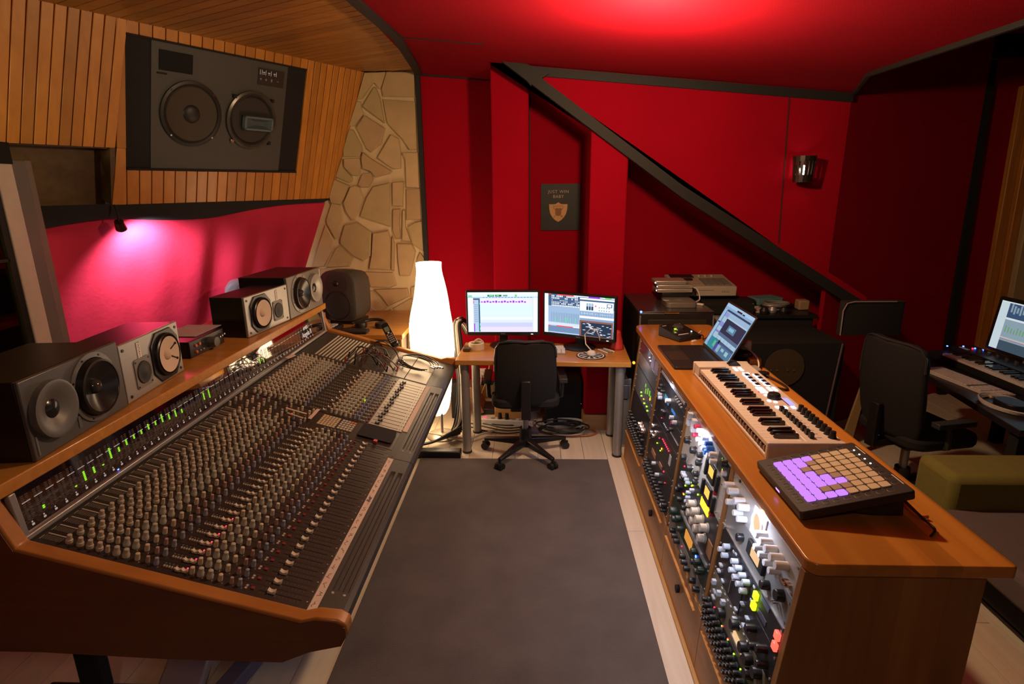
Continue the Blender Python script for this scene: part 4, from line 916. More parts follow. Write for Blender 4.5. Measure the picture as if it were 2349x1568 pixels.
mix += [(.90,.15,.97,.23,DB_),(.91,.16,.96,.215,WH),(.735,.20,.755,.24,(.7,.2,.3))]
for i in range(5):
    for y in (.24,.31): mix.append((.79+.034*i,y,.80+.034*i,y+.02,DB_))
for i in range(34): x, y = .56+.40*rr.random(), .66+.30*rr.random(); mix.append((x,y,x+.02+.02*rr.random(),y+.012,(.6,.66,.75)))
def monitor(name, p0, p1, zb, h, label, rects, base, foot):
    """p0,p1: bottom corners left to right seen from the chair"""
    ux = V((p1[0]-p0[0], p1[1]-p0[1], 0)); w_ = ux.length; ux.normalize(); uy = V((0,0,1)); uz = ux.cross(uy)
    Mo = frame((p0[0], p0[1], zb), ux, uy, uz); t = thing(name, label, 'monitor', M=Mo, group='computer monitors on the wooden desk')
    MB(Mo).rrect(w_/2, h/2, w_, h, .006, -.035, 0).build('bezel', blk, t, bevel=.002)
    ui(Mo @ T(.012, .026, .0005), w_-.024, h-.040, t, base, rects, 1.35)
    b = mat('badge_silver', (.4,.4,.4), .4)
    text('PHILIPS', .0095, Mo @ T(w_/2, .013, .0006), b, t)
    MB(Mo).box(w_-.06, w_-.045, .009, .012, 0, .001).build('power_light', LEDS['white'], t)
    fz = DZ-zb+.001
    MB(Mo).box(w_/2-.03, w_/2+.03, fz+.012, h*.35, -.075, -.036).build('neck', blk, t, bevel=.004)
    Mf = Mo @ frame((w_/2+foot, fz, -.03), (1,0,0), (0,0,-1), (0,1,0))
    MB(Mf).lathe([(.118,0),(.118,.006),(.10,.014),(.0005,.018)], 36).build('foot', blk, t)
    return t
monitor('computer_monitor', (-.478, 3.965), (.040, 3.965), .772, .326, 'left of the two computer monitors on the desk, showing a pale track list', edit, (.55,.66,.85), .02)
monitor('computer_monitor', (.068, 4.035), (.553, 3.800), .758, .322, 'right of the two computer monitors on the desk, showing a busy mixer view', mix, (.25,.36,.55), 0)
# small things on the desk
rx, ry = -.405, 3.90
rg_ = thing('tape_roll', 'roll of cream tape lying on the left side of the desk', 'tape', (rx, ry, DZ+.001))
MB().lathe([(.040,0),(.055,0),(.055,.045),(.040,.045),(.040,0)], 32, c=(rx,ry,DZ+.001), cap=False).build('roll', mat('tape_cream', (.62,.52,.36), .6), rg_)
MB().tube(sag((rx-.02,ry,DZ+.045),(rx+.045,ry+.01,DZ+.05),.025,8,0), .006, 6).build('loose_end', mat('tape_cream2', (.60,.5,.35), .6), rg_)
MB().cbox((-.47,3.87,DZ+.012),(.05,.09,.022)).build('wooden_block', darkwood, None, bevel=.004, label='small dark brown block at the left rear corner of the desk', cat='block')
kbp = atZ(1281, 803, DZ)
kt_ = thing('keyboard', 'slim pale computer keyboard on the desk, partly hidden by the chair back', 'keyboard', (.02, 3.83, DZ+.0005), DA); M = MW[kt_.name]
MB(M).rrect(0, 0, .40, .135, .008, 0, .010).build('case', alu, kt_)
keym = MB(M)
for j in range(5):
    for i in range(14): keym.rrect(-.183+i*.0282, -.052+j*.026, .024, .021, .003, .010, .014, 2)
keym.build('key_field', white, kt_, kind='stuff')
mp_ = thing('mouse_mat', 'round black and white mouse mat at the right front of the desk', 'mouse mat', (.385, 3.730, DZ+.0005))
MB().cyl((.385,3.730,DZ+.0005),(.385,3.730,DZ+.004),.098,.098,40).build('mat', blk, mp_)
MB().lathe([(.080,.0042),(.090,.0046),(.090,.0042)], 40, c=(.385,3.73,DZ), cap=False).build('ring_print', white, mp_)
m = MB()
for a in range(0, 360, 36): t = R(a); m.prism([(.385+.025*math.cos(t), 3.73+.025*math.sin(t), DZ+.0042),(.385+.074*math.cos(t-.12), 3.73+.074*math.sin(t-.12), DZ+.0042),(.385+.074*math.cos(t+.16), 3.73+.074*math.sin(t+.16), DZ+.0042)], (0,0,.0005))
m.build('star_print', white, mp_)
ms = thing('mouse', 'white mouse with a looping cable on the round mat', 'mouse', (.39, 3.745, DZ+.005))
MB(T(.39,3.745,DZ+.005) @ RZ(.5)).lathe([(.030,0),(.031,.008),(.027,.020),(.015,.028),(.0005,.030)], 24).build('shell', white, ms)
MB().tube([(.40,3.775,DZ+.015),(.36,3.85,DZ+.05),(.355,3.88,DZ+.11),(.39,3.86,DZ+.155),(.43,3.83,DZ+.15),(.45,3.82,DZ+.11),(.455,3.84,DZ+.08)], .004, 8).build('cable', white, ms)
rb = thing('gift_bag', 'crumpled red paper bag at the right rear corner of the desk', 'bag', (.585, 3.90, DZ+.001))
MB().grid(lambda u, v: V((.585+(.045-.028*v)*(1+.12*math.sin(9*u*6.28+v*7))*math.cos(6.2832*u), 3.90+(.04-.02*v)*math.sin(6.2832*u), DZ+.001+.13*v)), 28, 8).build('bag', mat('red_paper', (.62,.045,.04), .5), rb, solid=.002)
for i, (x, y, a) in enumerate(((.475,3.82,.5),(.500,3.835,.7),(.520,3.85,.62))):
    p = V((x, y, DZ+.007)); d = V((math.cos(a+1.6), math.sin(a+1.6), 0))*.05
    MB().cyl(p-d, p+d, .006, .005, 8).build('marker_pen', (white, alu, white)[i], None, label=('white marker pen lying nearest the mouse mat on the desk', 'silver pen lying between two white pens on the desk', 'white marker pen lying nearest the red bag on the desk')[i], cat='pen')
nb = thing('notebook', 'black notebook with loose papers beneath the gap between the two monitors', 'notebook', (.12, 3.90, DZ), DA); M = MW[nb.name]
MB(M).box(-.09, .10, -.03, .06, .0005, .014).build('cover', blk, nb, bevel=.002)
for i in range(3): MB(M @ RZ(.15*i-.2)).box(-.06, .09, -.03+.004*i, .03, .0145+.001*i, .0152+.001*i).build('paper', white, nb)
MB(T(-.14,3.90,DZ+.0005)).box(-.05,.05,-.04,.04,0,.06).build('small_box', blk, None, bevel=.004, label='small black box under the left monitor on the desk', cat='box')
# ================================================================ OFFICE CHAIR before the desk
chm = mat('chair_fabric', (.010,.009,.011), .85, var=.2, scale=80, bump=.3, bscale=300); chp = mat('chair_plastic', (.016,.014,.014), .35)
def chair(name, label, loc, rz, sc=1.0, base_rot=0, tall=False):
    t = thing(name, label, 'chair', M=T(*loc) @ RZ(rz) @ Matrix.Scale(sc, 4)); M = MW[t.name]
    # local: the sitter faces +y
    for k in range(5):
        a = R(90+72*k)+base_rot; c, s = math.cos(a), math.sin(a)
        A = M @ Matrix(((c,-s,0,0),(s,c,0,0),(0,0,1,0),(0,0,0,1)))
        l = MB(A).add([(.03,-.026,.075),(.30,-.017,.070),(.30,.017,.070),(.03,.026,.075),(.03,-.022,.125),(.30,-.013,.088),(.30,.013,.088),(.03,.022,.125)],[(0,3,2,1),(4,5,6,7),(0,1,5,4),(1,2,6,5),(2,3,7,6),(3,0,4,7)]).build('base_arm', chp, t, bevel=.006)
        MB(A).cyl((.295,0,.04),(.295,0,.085),.010,.010,8).build('caster_stem', chp, l)
        MB(A).cyl((.295,-.026,.027),(.295,-.004,.027),.0265,.0265,18).cyl((.295,.004,.027),(.295,.026,.027),.0265,.0265,18).box(.285,.318,-.006,.006,.03,.055).build('caster', blk, l)
    MB(M).cyl((0,0,.07),(0,0,.20),.046,.040,20).build('hub', chp, t); MB(M).cyl((0,0,.20),(0,0,.36),.022,.022,16).build('gas_lift', alu, t)
    MB(M).cbox((0,.02,.375),(.20,.24,.05)).build('tilt_mechanism', chp, t, bevel=.01)
    MB(M @ T(0,.04,0)).rrect(0, 0, .45, .44, .09, .40, .47).build('seat', chm, t, bevel=.02)
    bw, b0, b1 = (.40, .42, .87) if not tall else (.44, .44, .98)
    def back(u, v):
        r_ = .09
        x = (u-.5)*bw*(1-.05*abs(v-.45)*2)
        z = b0+(b1-b0)*v
        # rounded outline
        e = max(0, abs(u-.5)*2-.62)/.38; f = max(0, abs(v-.5)*2-.62)/.38
        if e > 0 and f > 0:
            q = math.hypot(e, f); 
            if q > 1: x *= 1-(1-1/q)*.22; z = (b0+b1)/2+(z-(b0+b1)/2)*(1-(1-1/q)*.22)
        y = -.19-.05*v+.055*(abs(u-.5)*2)**2-.02*math.sin(v*3.1)
        return V((x, y, z))
    MB(M).grid(back, 20, 20).build('backrest', chm, t, solid=.05)
    MB(M).tube([back(u, v)+V((0,-.004,0)) for u, v in [(0,.55),(0,.75),(.0,.9),(.06,.985),(.2,1),(.5,1),(.8,1),(.94,.985),(1,.9),(1,.75)]], .006, 6).build('back_sheen', mat('rim_sheen', (.04,.037,.04), .25), t)  # lighter tube puts the sheen of the back's edge into the colour
    MB(M).box(-.03,.03,-.24,-.02,.36,.40).box(-.03,.03,-.26,-.225,.36,.62).build('back_bracket', chp, t, bevel=.006)
    for sx in (-1, 1):
        MB(M).tube([(sx*.20,.02,.41),(sx*.245,.0,.43),(sx*.25,-.02,.56)], .016, 8).box(sx*.25-.026,sx*.25+.026,-.11,.12,.555,.585).build('armrest', mat('armrest_grey', (.035,.033,.034), .5), t, bevel=.006)
    return t
chair('office_chair', 'black office chair with its padded back turned to the camera before the desk', (-.058, 3.655, 0), R(2), 1.0, R(0))
# ================================================================ under the desk
pc = thing('computer_tower', 'silver aluminium computer tower between the desk legs and the sideboard', 'computer', (.62, 3.95, 0))
MB().box(.590, .672, 3.765, 4.05, .03, .47).build('case', alu, pc, bevel=.006)
for y in (3.77, 4.02): MB().box(.588, .674, y, y+.025, 0, .03).box(.588, .674, y, y+.025, .47, .51).build('handle', alu, pc, bevel=.004)
MB().box(.612,.65,3.7645,3.766,.36,.37).build('drive_slot', blk, pc)
MB().cyl((.70,3.86,.60),(.70,3.87,.60),.010,.010,10).build('indicator_light', LEDS['amber'], pc, label='orange light')
sb = thing('subwoofer', 'black box subwoofer on the floor under the desk', 'subwoofer', (.24, 4.4, 0))
MB().box(.09, .372, 4.20, 4.60, .012, .345).build('cabinet', blkm, sb, bevel=.006); MB().box(.10,.36,4.21,4.59,0,.012).build('foot', blk, sb)
MB().box(.366,.369,4.199,4.2,.16,.163).build('indicator_light', LEDS['red'], sb)
psm = thing('power_strip', 'long white power strip lying on the floor behind the chair base', 'power strip', (-.22, 4.17, 0), R(-8)); M = MW[psm.name]
MB(M).box(-.22, .22, -.03, .03, .0, .045).build('body', mat('strip_white', (.60,.56,.53), .45), psm, bevel=.006)
for i in range(6): MB(M).cyl((-.10+i*.055,0,.0445),(-.10+i*.055,0,.046),.019,.019,16).build('socket', mat('socket_grey', (.25,.24,.23), .5), psm)
for i in (1, 2, 5): MB(M).cyl((-.10+i*.055,0,.046),(-.10+i*.055,0,.09),.018,.014,12).build('plug', blk, psm)
MB(M).box(-.175,-.155,-.012,.012,.045,.050).build('switch_light', LEDS['red'], psm)
ps2 = thing('power_strip', 'second white power strip on the floor to the right, among the coiled cables', 'power strip', (.12, 4.12, 0), R(14)); M = MW[ps2.name]
MB(M).box(-.10, .14, -.03, .03, 0, .04).build('body', mat('strip_white2', (.50,.47,.46), .45), ps2, bevel=.006)
for i in (0, 1): MB(M).cyl((-.04+i*.09,0,.04),(-.04+i*.09,0,.085),.02,.015,12).build('plug', blk, ps2)
ol = thing('wall_outlet', 'white double wall outlet on the red wall beneath the desk', 'outlet', (-.455, YW, .235))
MB().box(-.495,-.415,YW-.012,YW,.19,.275).build('plate', white, ol, bevel=.003); MB().cyl((-.455,YW-.012,.232),(-.455,YW-.03,.232),.022,.022,16).build('plug', white, ol)
def cable(name, pts, r, mt, label, group=None, n=None):
    p = [V(q) for q in pts]; out = []
    for i in range(len(p)-1):
        a, b, c, d = p[max(i-1,0)], p[i], p[i+1], p[min(i+2,len(p)-1)]
        for k in range(6):
            t = k/6; out.append(.5*((2*b)+(c-a)*t+(2*a-5*b+4*c-d)*t*t+(3*b-a-3*c+d)*t**3))
    out.append(p[-1]); return MB().tube(out, r, 6).build(name, mt, None, label=label, cat='cable', group=group)
cb_, cw_, cy_ = mat('cable_black', (.014,.013,.013), .45), mat('cable_white', (.62,.58,.52), .45), mat('cable_yellow', (.50,.40,.14), .5)
cable('cable', [(-.455,YW-.03,.225),(-.46,YW-.08,.15),(-.49,4.60,.06),(-.50,4.45,.012)], .006, cw_, 'white cable falling from the wall outlet to the floor')
cable('cable', [(-.36,4.60,.42),(-.40,4.58,.22),(-.47,4.5,.06),(-.5,4.4,.01)], .005, cy_, 'thin yellow cable hanging under the desk behind the chair')
cable('cable', [(-.78,3.95,.02),(-.62,3.86,.03),(-.50,3.83,.02),(-.38,3.92,.03),(-.30,4.02,.012)], .007, cw_, 'white cable looping on the floor around the left desk leg')
cable('cable', [(.30,4.16,.02),(.20,4.02,.02),(.22,3.94,.012),(.40,3.94,.012),(.47,4.00,.012),(.40,4.08,.012)], .006, mat('cable_orange', (.5,.12,.03), .5), 'thin orange cable curving on the floor by the wooden plinth')
brs = random.Random(11)
for i in range(7):
    cx, cy = .20+brs.uniform(-.05,.08), 4.02+brs.uniform(-.05,.05); a0 = brs.uniform(0,6)
    pts = [(cx+(.10+.03*brs.random())*math.cos(a0+k*.8)*1.35, cy+(.07+.02*brs.random())*math.sin(a0+k*.8), .012+.010*i+.01*brs.random()) for k in range(12)]
    cable('cable', pts, .0055, cw_ if i in (1, 4) else cb_, 'black cable coiled in a loose heap on the floor before the subwoofer' if i not in (1, 4) else 'white cable coiled in the loose heap before the subwoofer', 'coiled cables under the desk')
for i in range(5):
    y = 4.0+.05*i; cable('cable', [(-.52+.02*i,y+.12,.008),(-.36,y+.02+.03*math.sin(i),.008),(-.2,y-.02,.008),(-.06+.02*i,y+.02,.008)], .005, cb_, 'black cable trailing over the floorboards beneath the desk', 'cables trailing under the desk')
bw_ = thing('cable_box', 'copper-coloured box with plugs leaning under the desk behind its left legs', 'box', (-.42, 4.45, 0))
MB(T(-.42,4.45,.0) @ Matrix.Rotation(R(-24),4,'Y')).box(-.02,.03,-.12,.12,.02,.26).build('box', mat('copper_card', (.28,.13,.07), .45, .3), bw_, bevel=.006)
MB().box(-.42,-.32,4.36,4.54,0,.05).build('adapter', blk, bw_, bevel=.005)
MB().box(-.10,.03,3.98,4.06,.001,.03).build('adapter_case', mat('lilac_adapter', (.16,.13,.17), .5), None, bevel=.004, label='flat lilac-grey box on the floor right behind the chair column', cat='box')
# bundle of cables running up beside the desk
for i in range(11):
    a = i*2.4; dx, dy = .022*math.cos(a)*(1+.3*(i%3)), .022*math.sin(a)
    pts = [(-.60+dx*.5,3.92+dy,.02+.004*i),(-.555+dx,3.955+dy,.14),(-.535+dx*.8,3.985+dy,.40),(-.555+dx,4.0+dy,.70),(-.56+dx*.8,4.02+dy,.83+.01*(i%4)),(-.53+dx,4.10+dy,.86-.01*(i%3)),(-.50+dx,4.24,.72)]
    cable('cable', pts, .0075, (cb_, cb_, cw_, mat('cable_grey%d' % i, (.16,.15,.15), .4))[i % 4], ('black' if i % 4 in (0, 1) else 'white' if i % 4 == 2 else 'grey')+' cable in the thick vertical bundle beside the left end of the desk', 'cables bundled beside the desk')
for i in range(6):
    cable('cable', [(-.55+.01*i,3.93,.03+.015*i),(-.62,3.86-.02*i,.035+.012*i),(-.72,3.78-.03*i,.03+.012*i),(-.85,3.70-.03*i,.035+.014*i),(-1.0,3.66,.06)], .010-.001*(i%3), cb_, 'thick black cable running from the bundle over the floor towards the console stand', 'cables running to the console')
MB().box(-.66,-.56,4.28,4.40,.0,.30).build('black_case', blkm, None, bevel=.006, label='narrow black box standing on the floor behind the cable bundle', cat='box')
# ================================================================ SIDEBOARD with racks
SB_ = thing('rack_sideboard', 'long wooden sideboard with sloping equipment racks along its left side', 'sideboard', (.93, 2.5, 0))
TZ = .89
m = MB(); rad = .035; pts = []
for (cx, cy, a0) in ((1.185-rad, 3.80-rad, 0), (.683+.06, 3.80-.06, 90), (.683+rad, 1.25+rad, 180), (1.185-.012, 1.25+.012, 270)):
    r_ = .06 if (a0 == 90) else .012 if a0 == 270 else rad
    for k in range(7): t = R(a0+15*k); pts.append((cx+r_*math.cos(t), cy+r_*math.sin(t), TZ-.034))
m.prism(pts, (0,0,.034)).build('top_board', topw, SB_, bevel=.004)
SV = V((.059, 0, .59)).normalized()
RF = frame((.628, 0, .265), (0,-1,0), SV, V((0,-1,0)).cross(SV))      # local: x = -Y, y up the rack face, z out
def fx(z): return .628+(z-.265)*.1
def divider(y0, y1, name, zt=.856):
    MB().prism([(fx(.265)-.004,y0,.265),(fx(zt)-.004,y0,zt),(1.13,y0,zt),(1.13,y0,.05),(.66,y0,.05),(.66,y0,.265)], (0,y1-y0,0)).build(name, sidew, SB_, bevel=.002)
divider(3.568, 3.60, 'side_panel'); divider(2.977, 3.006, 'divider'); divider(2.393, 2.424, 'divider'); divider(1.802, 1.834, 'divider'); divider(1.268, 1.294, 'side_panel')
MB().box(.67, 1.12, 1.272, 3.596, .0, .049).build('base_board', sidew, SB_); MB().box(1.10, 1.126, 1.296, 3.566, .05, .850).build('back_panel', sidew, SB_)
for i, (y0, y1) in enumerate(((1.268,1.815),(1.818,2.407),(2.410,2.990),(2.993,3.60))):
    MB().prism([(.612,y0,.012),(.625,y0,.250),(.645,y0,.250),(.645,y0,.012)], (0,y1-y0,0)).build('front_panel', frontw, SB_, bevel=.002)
    MB().box(.627, .70, y0+.02, y1-.02, .250, .262).build('ledge', deskw, SB_, bevel=.002)
    if i < 3: MB().cyl((.605,(y0+y1)/2,.135),(.6215,(y0+y1)/2,.135),.017,.017,16).build('finger_hole', blkm, SB_)
    MB().box(.606,.616,y0+.05,y1-.05,.225,.231).build('pull_edge', deskw, SB_)
MB().box(.598, .612, 1.26, 3.745, .0, .014).build('floor_strip', wood('floor_strip_wood', (.56,.33,.12), (.46,.25,.08), (8,.6,8)), SB_)
ledm = emit('led_strip', (.75, .82, 1), 5)
for y0, y1 in ((1.30,1.80),(1.84,2.39),(2.43,2.97),(3.01,3.565)):
    MB().box(.700, .708, y0, y1, .849, .8555).build('led_strip', ledm, SB_)
# ------------------------------------------------ gear
kw_ = mat('gear_knob_white', (.66,.66,.68), .4); kbk = mat('gear_knob_black', (.014,.014,.016), .35); ksl = chrome
kbl = mat('gear_knob_blue', (.02,.14,.55), .4); krd = mat('gear_knob_red', (.55,.03,.07), .4); kbw = mat('gear_knob_bluewhite', (.52,.57,.66), .4); kskirt = mat('knob_skirt', (.05,.05,.06), .35); kgreen = mat('gear_knob_green', (.016,.035,.026), .35)
GK = {}
def gknob(parent, y, v, r, h, mt, z=.0, skirt=None, name='knob'):
    key = (round(r,4), round(h,4), mt.name, skirt.name if skirt else '')
    if key not in GK:
        mm = MB().lathe([(r,0),(r*.96,h*.9),(r*.86,h),(.0005,h)], 16); me = mm.mesh('knob', mt)
        if skirt:
            n0 = len(me.polygons); mm.lathe([(r*1.25,0),(r*1.2,h*.18),(r*.9,h*.2)], 16); me = mm.mesh('knob', mt); me.materials.append(skirt)
            for p in me.polygons[n0:]: p.material_index = 1
        GK[key] = me
    return put(name, GK[key], parent, RF @ T(-y, v, z))
def unit(name, label, y0, y1, v0, v1, mt, depth=.03, z=0, cat='rack unit', shell=True):
    c = RF @ V((-(y0+y1)/2, v0, z)); t = thing(name, label, cat, c)
    MB(RF).box(-y1, -y0, v0+.001, v1-.001, z-.006, z).build('face_plate', mt, t, bevel=.001)
    if shell: MB(RF).box(-y1+.02, -y0-.02, v0+.004, v1-.004, z-.20, z-.006).build('chassis', blkm, t)
    for y in (y0+.009, y1-.009):
        for v in ((v0+v1)/2,) if v1-v0 < .06 else (v0+.014, v1-.014): MB(RF).cyl((-y,v,z),(-y,v,z+.003),.004,.004,8).build('rack_screw', alu, t)
    return t
def box_(parent, name, ya, yb, va, vb, z0, z1, mt, bevel=0):
    return MB(RF).box(-max(ya,yb), -min(ya,yb), min(va,vb), max(va,vb), z0, z1).build(name, mt, parent, bevel=bevel)
def led(parent, y, v, c, s=.0035): return box_(parent, 'indicator_light', y-s/2, y+s/2, v-s/2, v+s/2, 0, .004, LEDS[c])
gsilver = mat('gear_silver', (.50,.49,.48), .4, .45, var=.06); gwarm = mat('gear_warm_grey', (.44,.40,.34), .5, .2, var=.06); gblack = mat('gear_black', (.016,.015,.017), .42, var=.2); gdk = mat('gear_dark', (.032,.03,.03), .45)
golive = mat('gear_olive_grey', (.15,.135,.09), .5, var=.08); ggreen = mat('gear_green', (.012,.035,.022), .4); ggrey = mat('gear_grey', (.20,.19,.18), .45)
vum = emit('meter_amber', (1, .45, .07), 1.5); vuy = emit('meter_yellow', (1, .55, .02), 1.8); vuw = emit('meter_cream', (1, .62, .30), .9)
A0, A1 = 1.298, 1.800
u = unit('rack_unit', 'silver rack unit with a round meter and white knobs, topmost of the nearest bay', A0, A1, .482, .590, gsilver)
for y in (1.789,1.748,1.687,1.649,1.502,1.466,1.431,1.394,1.359): gknob(u, y, .543, .0125, .034, kw_)
for y in (1.751,1.683,1.646,1.500,1.464,1.426,1.392): gknob(u, y, .502, .0105, .030, kw_)
box_(u, 'meter_plate', 1.507, 1.602, .492, .585, 0, .006, white, .003)
MB(RF @ T(-1.554,.545,.006)).lathe([(.038,0),(.038,.006),(.032,.007),(.031,.003)], 32, cap=False).build('meter_ring', white, u); MB(RF @ T(-1.554,.545,.006)).cyl((0,0,0),(0,0,.003),.031,.031,28).build('meter_face', vuw, u)
for y in (1.325,1.34): gknob(u, y, .51, .008, .018, chrome, name='toggle')
gknob(u, 1.745, .585, .006, .004, blk, name='screw'); box_(u, 'slot', 1.715, 1.735, .49, .53, 0, .003, blkm); led(u, 1.56, .499, 'red')
u = unit('rack_unit', 'grey rack unit with a black-framed meter, second from the top of the nearest bay', A0, A1, .392, .482, ggrey)
box_(u, 'meter_frame', 1.459, 1.582, .432, .480, 0, .012, blk, .003); box_(u, 'meter_face', 1.485, 1.545, .443, .472, .012, .0135, vuw)
gknob(u, 1.642, .439, .014, .020, kbk, name='knob'); gknob(u, 1.426, .429, .014, .024, kbk); gknob(u, 1.345, .460, .017, .022, kbk)
for y, v in ((1.755,.405),(1.735,.412),(1.365,.425),(1.35,.43)): gknob(u, y, v, .004, .018, chrome, name='toggle')
box_(u, 'lower_edge', A0, A1, .391, .3945, 0, .006, silver)
u = unit('rack_unit', 'black rack unit with blue-white knobs, green and red lit buttons in the nearest bay', A0, A1, .303, .391, gblack)
for y in (1.711,1.631,1.597,1.561,1.529): gknob(u, y, .357, .0098, .026, kbw, skirt=kskirt)
for y in (1.744,1.710,1.633,1.599,1.565,1.533): gknob(u, y, .3225, .0098, .026, kbw, skirt=kskirt)
bgn = emit('button_green', (.62, 1, .01), 2.2); brd = emit('button_red', (1, .08, .05), 2.4)
for v in (.357,.323):
    box_(u, 'lit_button', 1.459, 1.481, v-.012, v+.012, 0, .012, bgn, .003); box_(u, 'lit_button', 1.303, 1.325, v-.012, v+.012, 0, .012, brd, .003)
box_(u, 'display', 1.39, 1.45, .364, .380, 0, .002, mat('display_slate', (.10,.11,.18), .3)); box_(u, 'display', 1.39, 1.45, .318, .334, 0, .002, mat('display_slate2', (.06,.065,.10), .3))
for y, v in ((1.66,.365),(1.66,.318),(1.68,.36),(1.50,.365),(1.50,.318)): box_(u, 'small_key', y-.006, y+.006, v-.003, v+.003, 0, .003, kbw)
u = unit('rack_unit', 'black rack unit with silver toggles and dark plate, middle of the nearest bay', A0, A1, .205, .303, gblack)
box_(u, 'dark_plate', 1.56, 1.71, .215, .297, 0, .003, gdk); box_(u, 'lever', 1.63, 1.636, .235, .285, .003, .012, chrome)
for y, v in ((1.57,.225),(1.538,.272),(1.703,.228),(1.49,.26),(1.46,.245),(1.50,.225),(1.745,.26),(1.752,.232)): box_(u, 'toggle', y-.009, y+.009, v-.003, v+.003, 0, .010, kbw)
for y, v in ((1.44,.268),(1.40,.24),(1.36,.27),(1.34,.235)): gknob(u, y, v, .012, .03, kbk)
u = unit('rack_unit', 'olive-grey rack unit with a cream meter and black knobs in the nearest bay', A0, A1, .100, .205, golive)
box_(u, 'meter_face', 1.473, 1.552, .143, .166, .004, .007, vuw); box_(u, 'meter_rim', 1.47, 1.562, .134, .143, 0, .010, silver)
for y, v in ((1.767,.174),(1.71,.172),(1.665,.172),(1.561,.192)): box_(u, 'toggle', y-.007, y+.007, v-.008, v+.008, 0, .014, kbw)
for y, v in ((1.751,.146),(1.752,.122)): box_(u, 'toggle', y-.012, y+.012, v-.003, v+.003, 0, .008, kbw)
for y, v in ((1.655,.138),(1.547,.186),(1.462,.178),(1.422,.173),(1.403,.139),(1.362,.185),(1.34,.14)): gknob(u, y, v, .018, .024, kbk)
for i in range(10): box_(u, 'tick', 1.70-.03*i, 1.71-.03*i, .196, .199, 0, .003, kbw)
u = unit('rack_unit', 'black rack unit crowded with small black knobs at the bottom of the nearest bay', A0, A1, .0, .100, gblack)
for i in range(15):
    for j in range(4):
        gknob(u, 1.775-.030*i+.007*j, .012+.0215*j, .0088, .022, kbk, skirt=kskirt)
    if i in (1,3,5,7,9,11): led(u, 1.735-.03*i, .094, 'green')
for y in (1.731,1.640,1.585): led(u, y, .097, 'red')
whitedot = mat('knob_dot', (.6,.55,.48), .5); d_ = MB(RF)
for i in range(15):
    for j in range(3): d_.box(-(1.775-.030*i+.007*j)-.003, -(1.775-.030*i+.007*j)+.003, .008+.0215*j, .013+.0215*j, .0221, .0226)
d_.build('knob_mark', whitedot, u, kind='stuff')
# bay 3
A0, A1 = 1.838, 2.390
u = unit('rack_unit', 'narrow modules with white, red and blue knobs atop the bay beside the nearest', A0, A1, .524, .590, mat('module_pale', (.40,.42,.47), .4))
for i, (y, v, c) in enumerate(((2.33,.575,'w'),(2.33,.545,'w'),(2.264,.572,'w'),(2.261,.545,'w'),(2.212,.575,'r'),(2.174,.575,'w'),(2.213,.537,'r'),(2.141,.573,'w'),(2.162,.541,'w'),(2.103,.574,'w'),(2.122,.541,'w'),(2.055,.573,'b'),(2.083,.541,'w'),(2.052,.538,'b'),(2.03,.565,'b'),(1.992,.558,'w'),(1.975,.538,'w'),(2.02,.54,'w'))):
    if i < 4: box_(u, 'lever_cap', y-.012, y+.012, v-.014, v+.014, 0, .022, kw_, .002)
    else: gknob(u, y, v, .0105, .026, {'w':kw_,'r':krd,'b':kbl}[c])
box_(u, 'dark_module', A0, 1.96, .525, .589, 0, .004, gblack)
for y, v in ((1.93,.56),(1.92,.58),(1.90,.545),(1.885,.57)): led(u, y, v, 'green', .006)
gknob(u, 1.861, .55, .011, .02, kw_); gknob(u, 1.88, .58, .014, .022, kbk)
u = unit('rack_unit', 'broad silver-grey rack unit with two orange meters and black knobs', A0, A1, .363, .524, gwarm)
for v in (.484, .397):
    box_(u, 'meter_frame', 1.955, 2.025, v-.038, v+.032, 0, .008, blk, .002); box_(u, 'meter_face', 1.962, 2.012, v-.012, v+.022, .008, .0095, vum)
    box_(u, 'button_column', 2.040, 2.056, v-.036, v+.030, 0, .012, blk, .003); box_(u, 'button_column', 1.907, 1.923, v-.036, v+.026, 0, .012, blk, .003); box_(u, 'red_key', 1.906, 1.924, v-.048, v-.037, 0, .012, mat('key_dark_red', (.25,.01,.02), .4))
for y, v in ((2.306,.471),(2.212,.469),(2.315,.384),(2.219,.382)): gknob(u, y, v, .0155, .024, kbk, skirt=chrome)
for y, v in ((2.127,.485),(2.126,.450),(2.130,.399),(2.125,.366)): gknob(u, y, v+.004, .0125, .022, kbk, skirt=chrome)
for y, v in ((2.25,.455),(2.16,.455),(1.87,.50),(1.87,.39)): gknob(u, y, v, .0035, .014, chrome, name='toggle')
box_(u, 'centre_line', 1.85, 2.15, .4425, .4445, 0, .001, silver)
u = unit('rack_unit', 'black rack unit with big ivory knobs and a glowing yellow meter', A0, A1, .172, .363, gblack)
for y, v in ((2.105,.282),(2.101,.245),(2.056,.277),(2.051,.238),(1.995,.280),(1.999,.236),(1.933,.283),(1.938,.235)): gknob(u, y, v, .0160, .030, kc, skirt=mat('clear_skirt', (.30,.28,.24), .2))
box_(u, 'meter_face', 1.950, 2.046, .318, .352, 0, .004, vuy)
for y, v in ((2.295,.321),(2.280,.318),(2.264,.320),(2.235,.321),(2.215,.316),(2.149,.319),(2.185,.288),(2.18,.268),(2.186,.246),(2.157,.246)): gknob(u, y, v, .0078, .018, kbw)
for y, v, c in ((2.256,.281,'green'),(2.186,.334,'green'),(2.17,.33,'green'),(2.18,.322,'amber'),(2.255,.239,'green'),(2.262,.239,'red'),(2.091,.333,'green'),(1.923,.343,'red'),(2.031,.227,'red'),(2.09,.262,'amber'),(2.31,.345,'red')): led(u, y, v, c, .005)
box_(u, 'amber_panel', 1.85, 1.90, .20, .26, 0, .003, mat('amber_panel', (.30,.14,.05), .4))
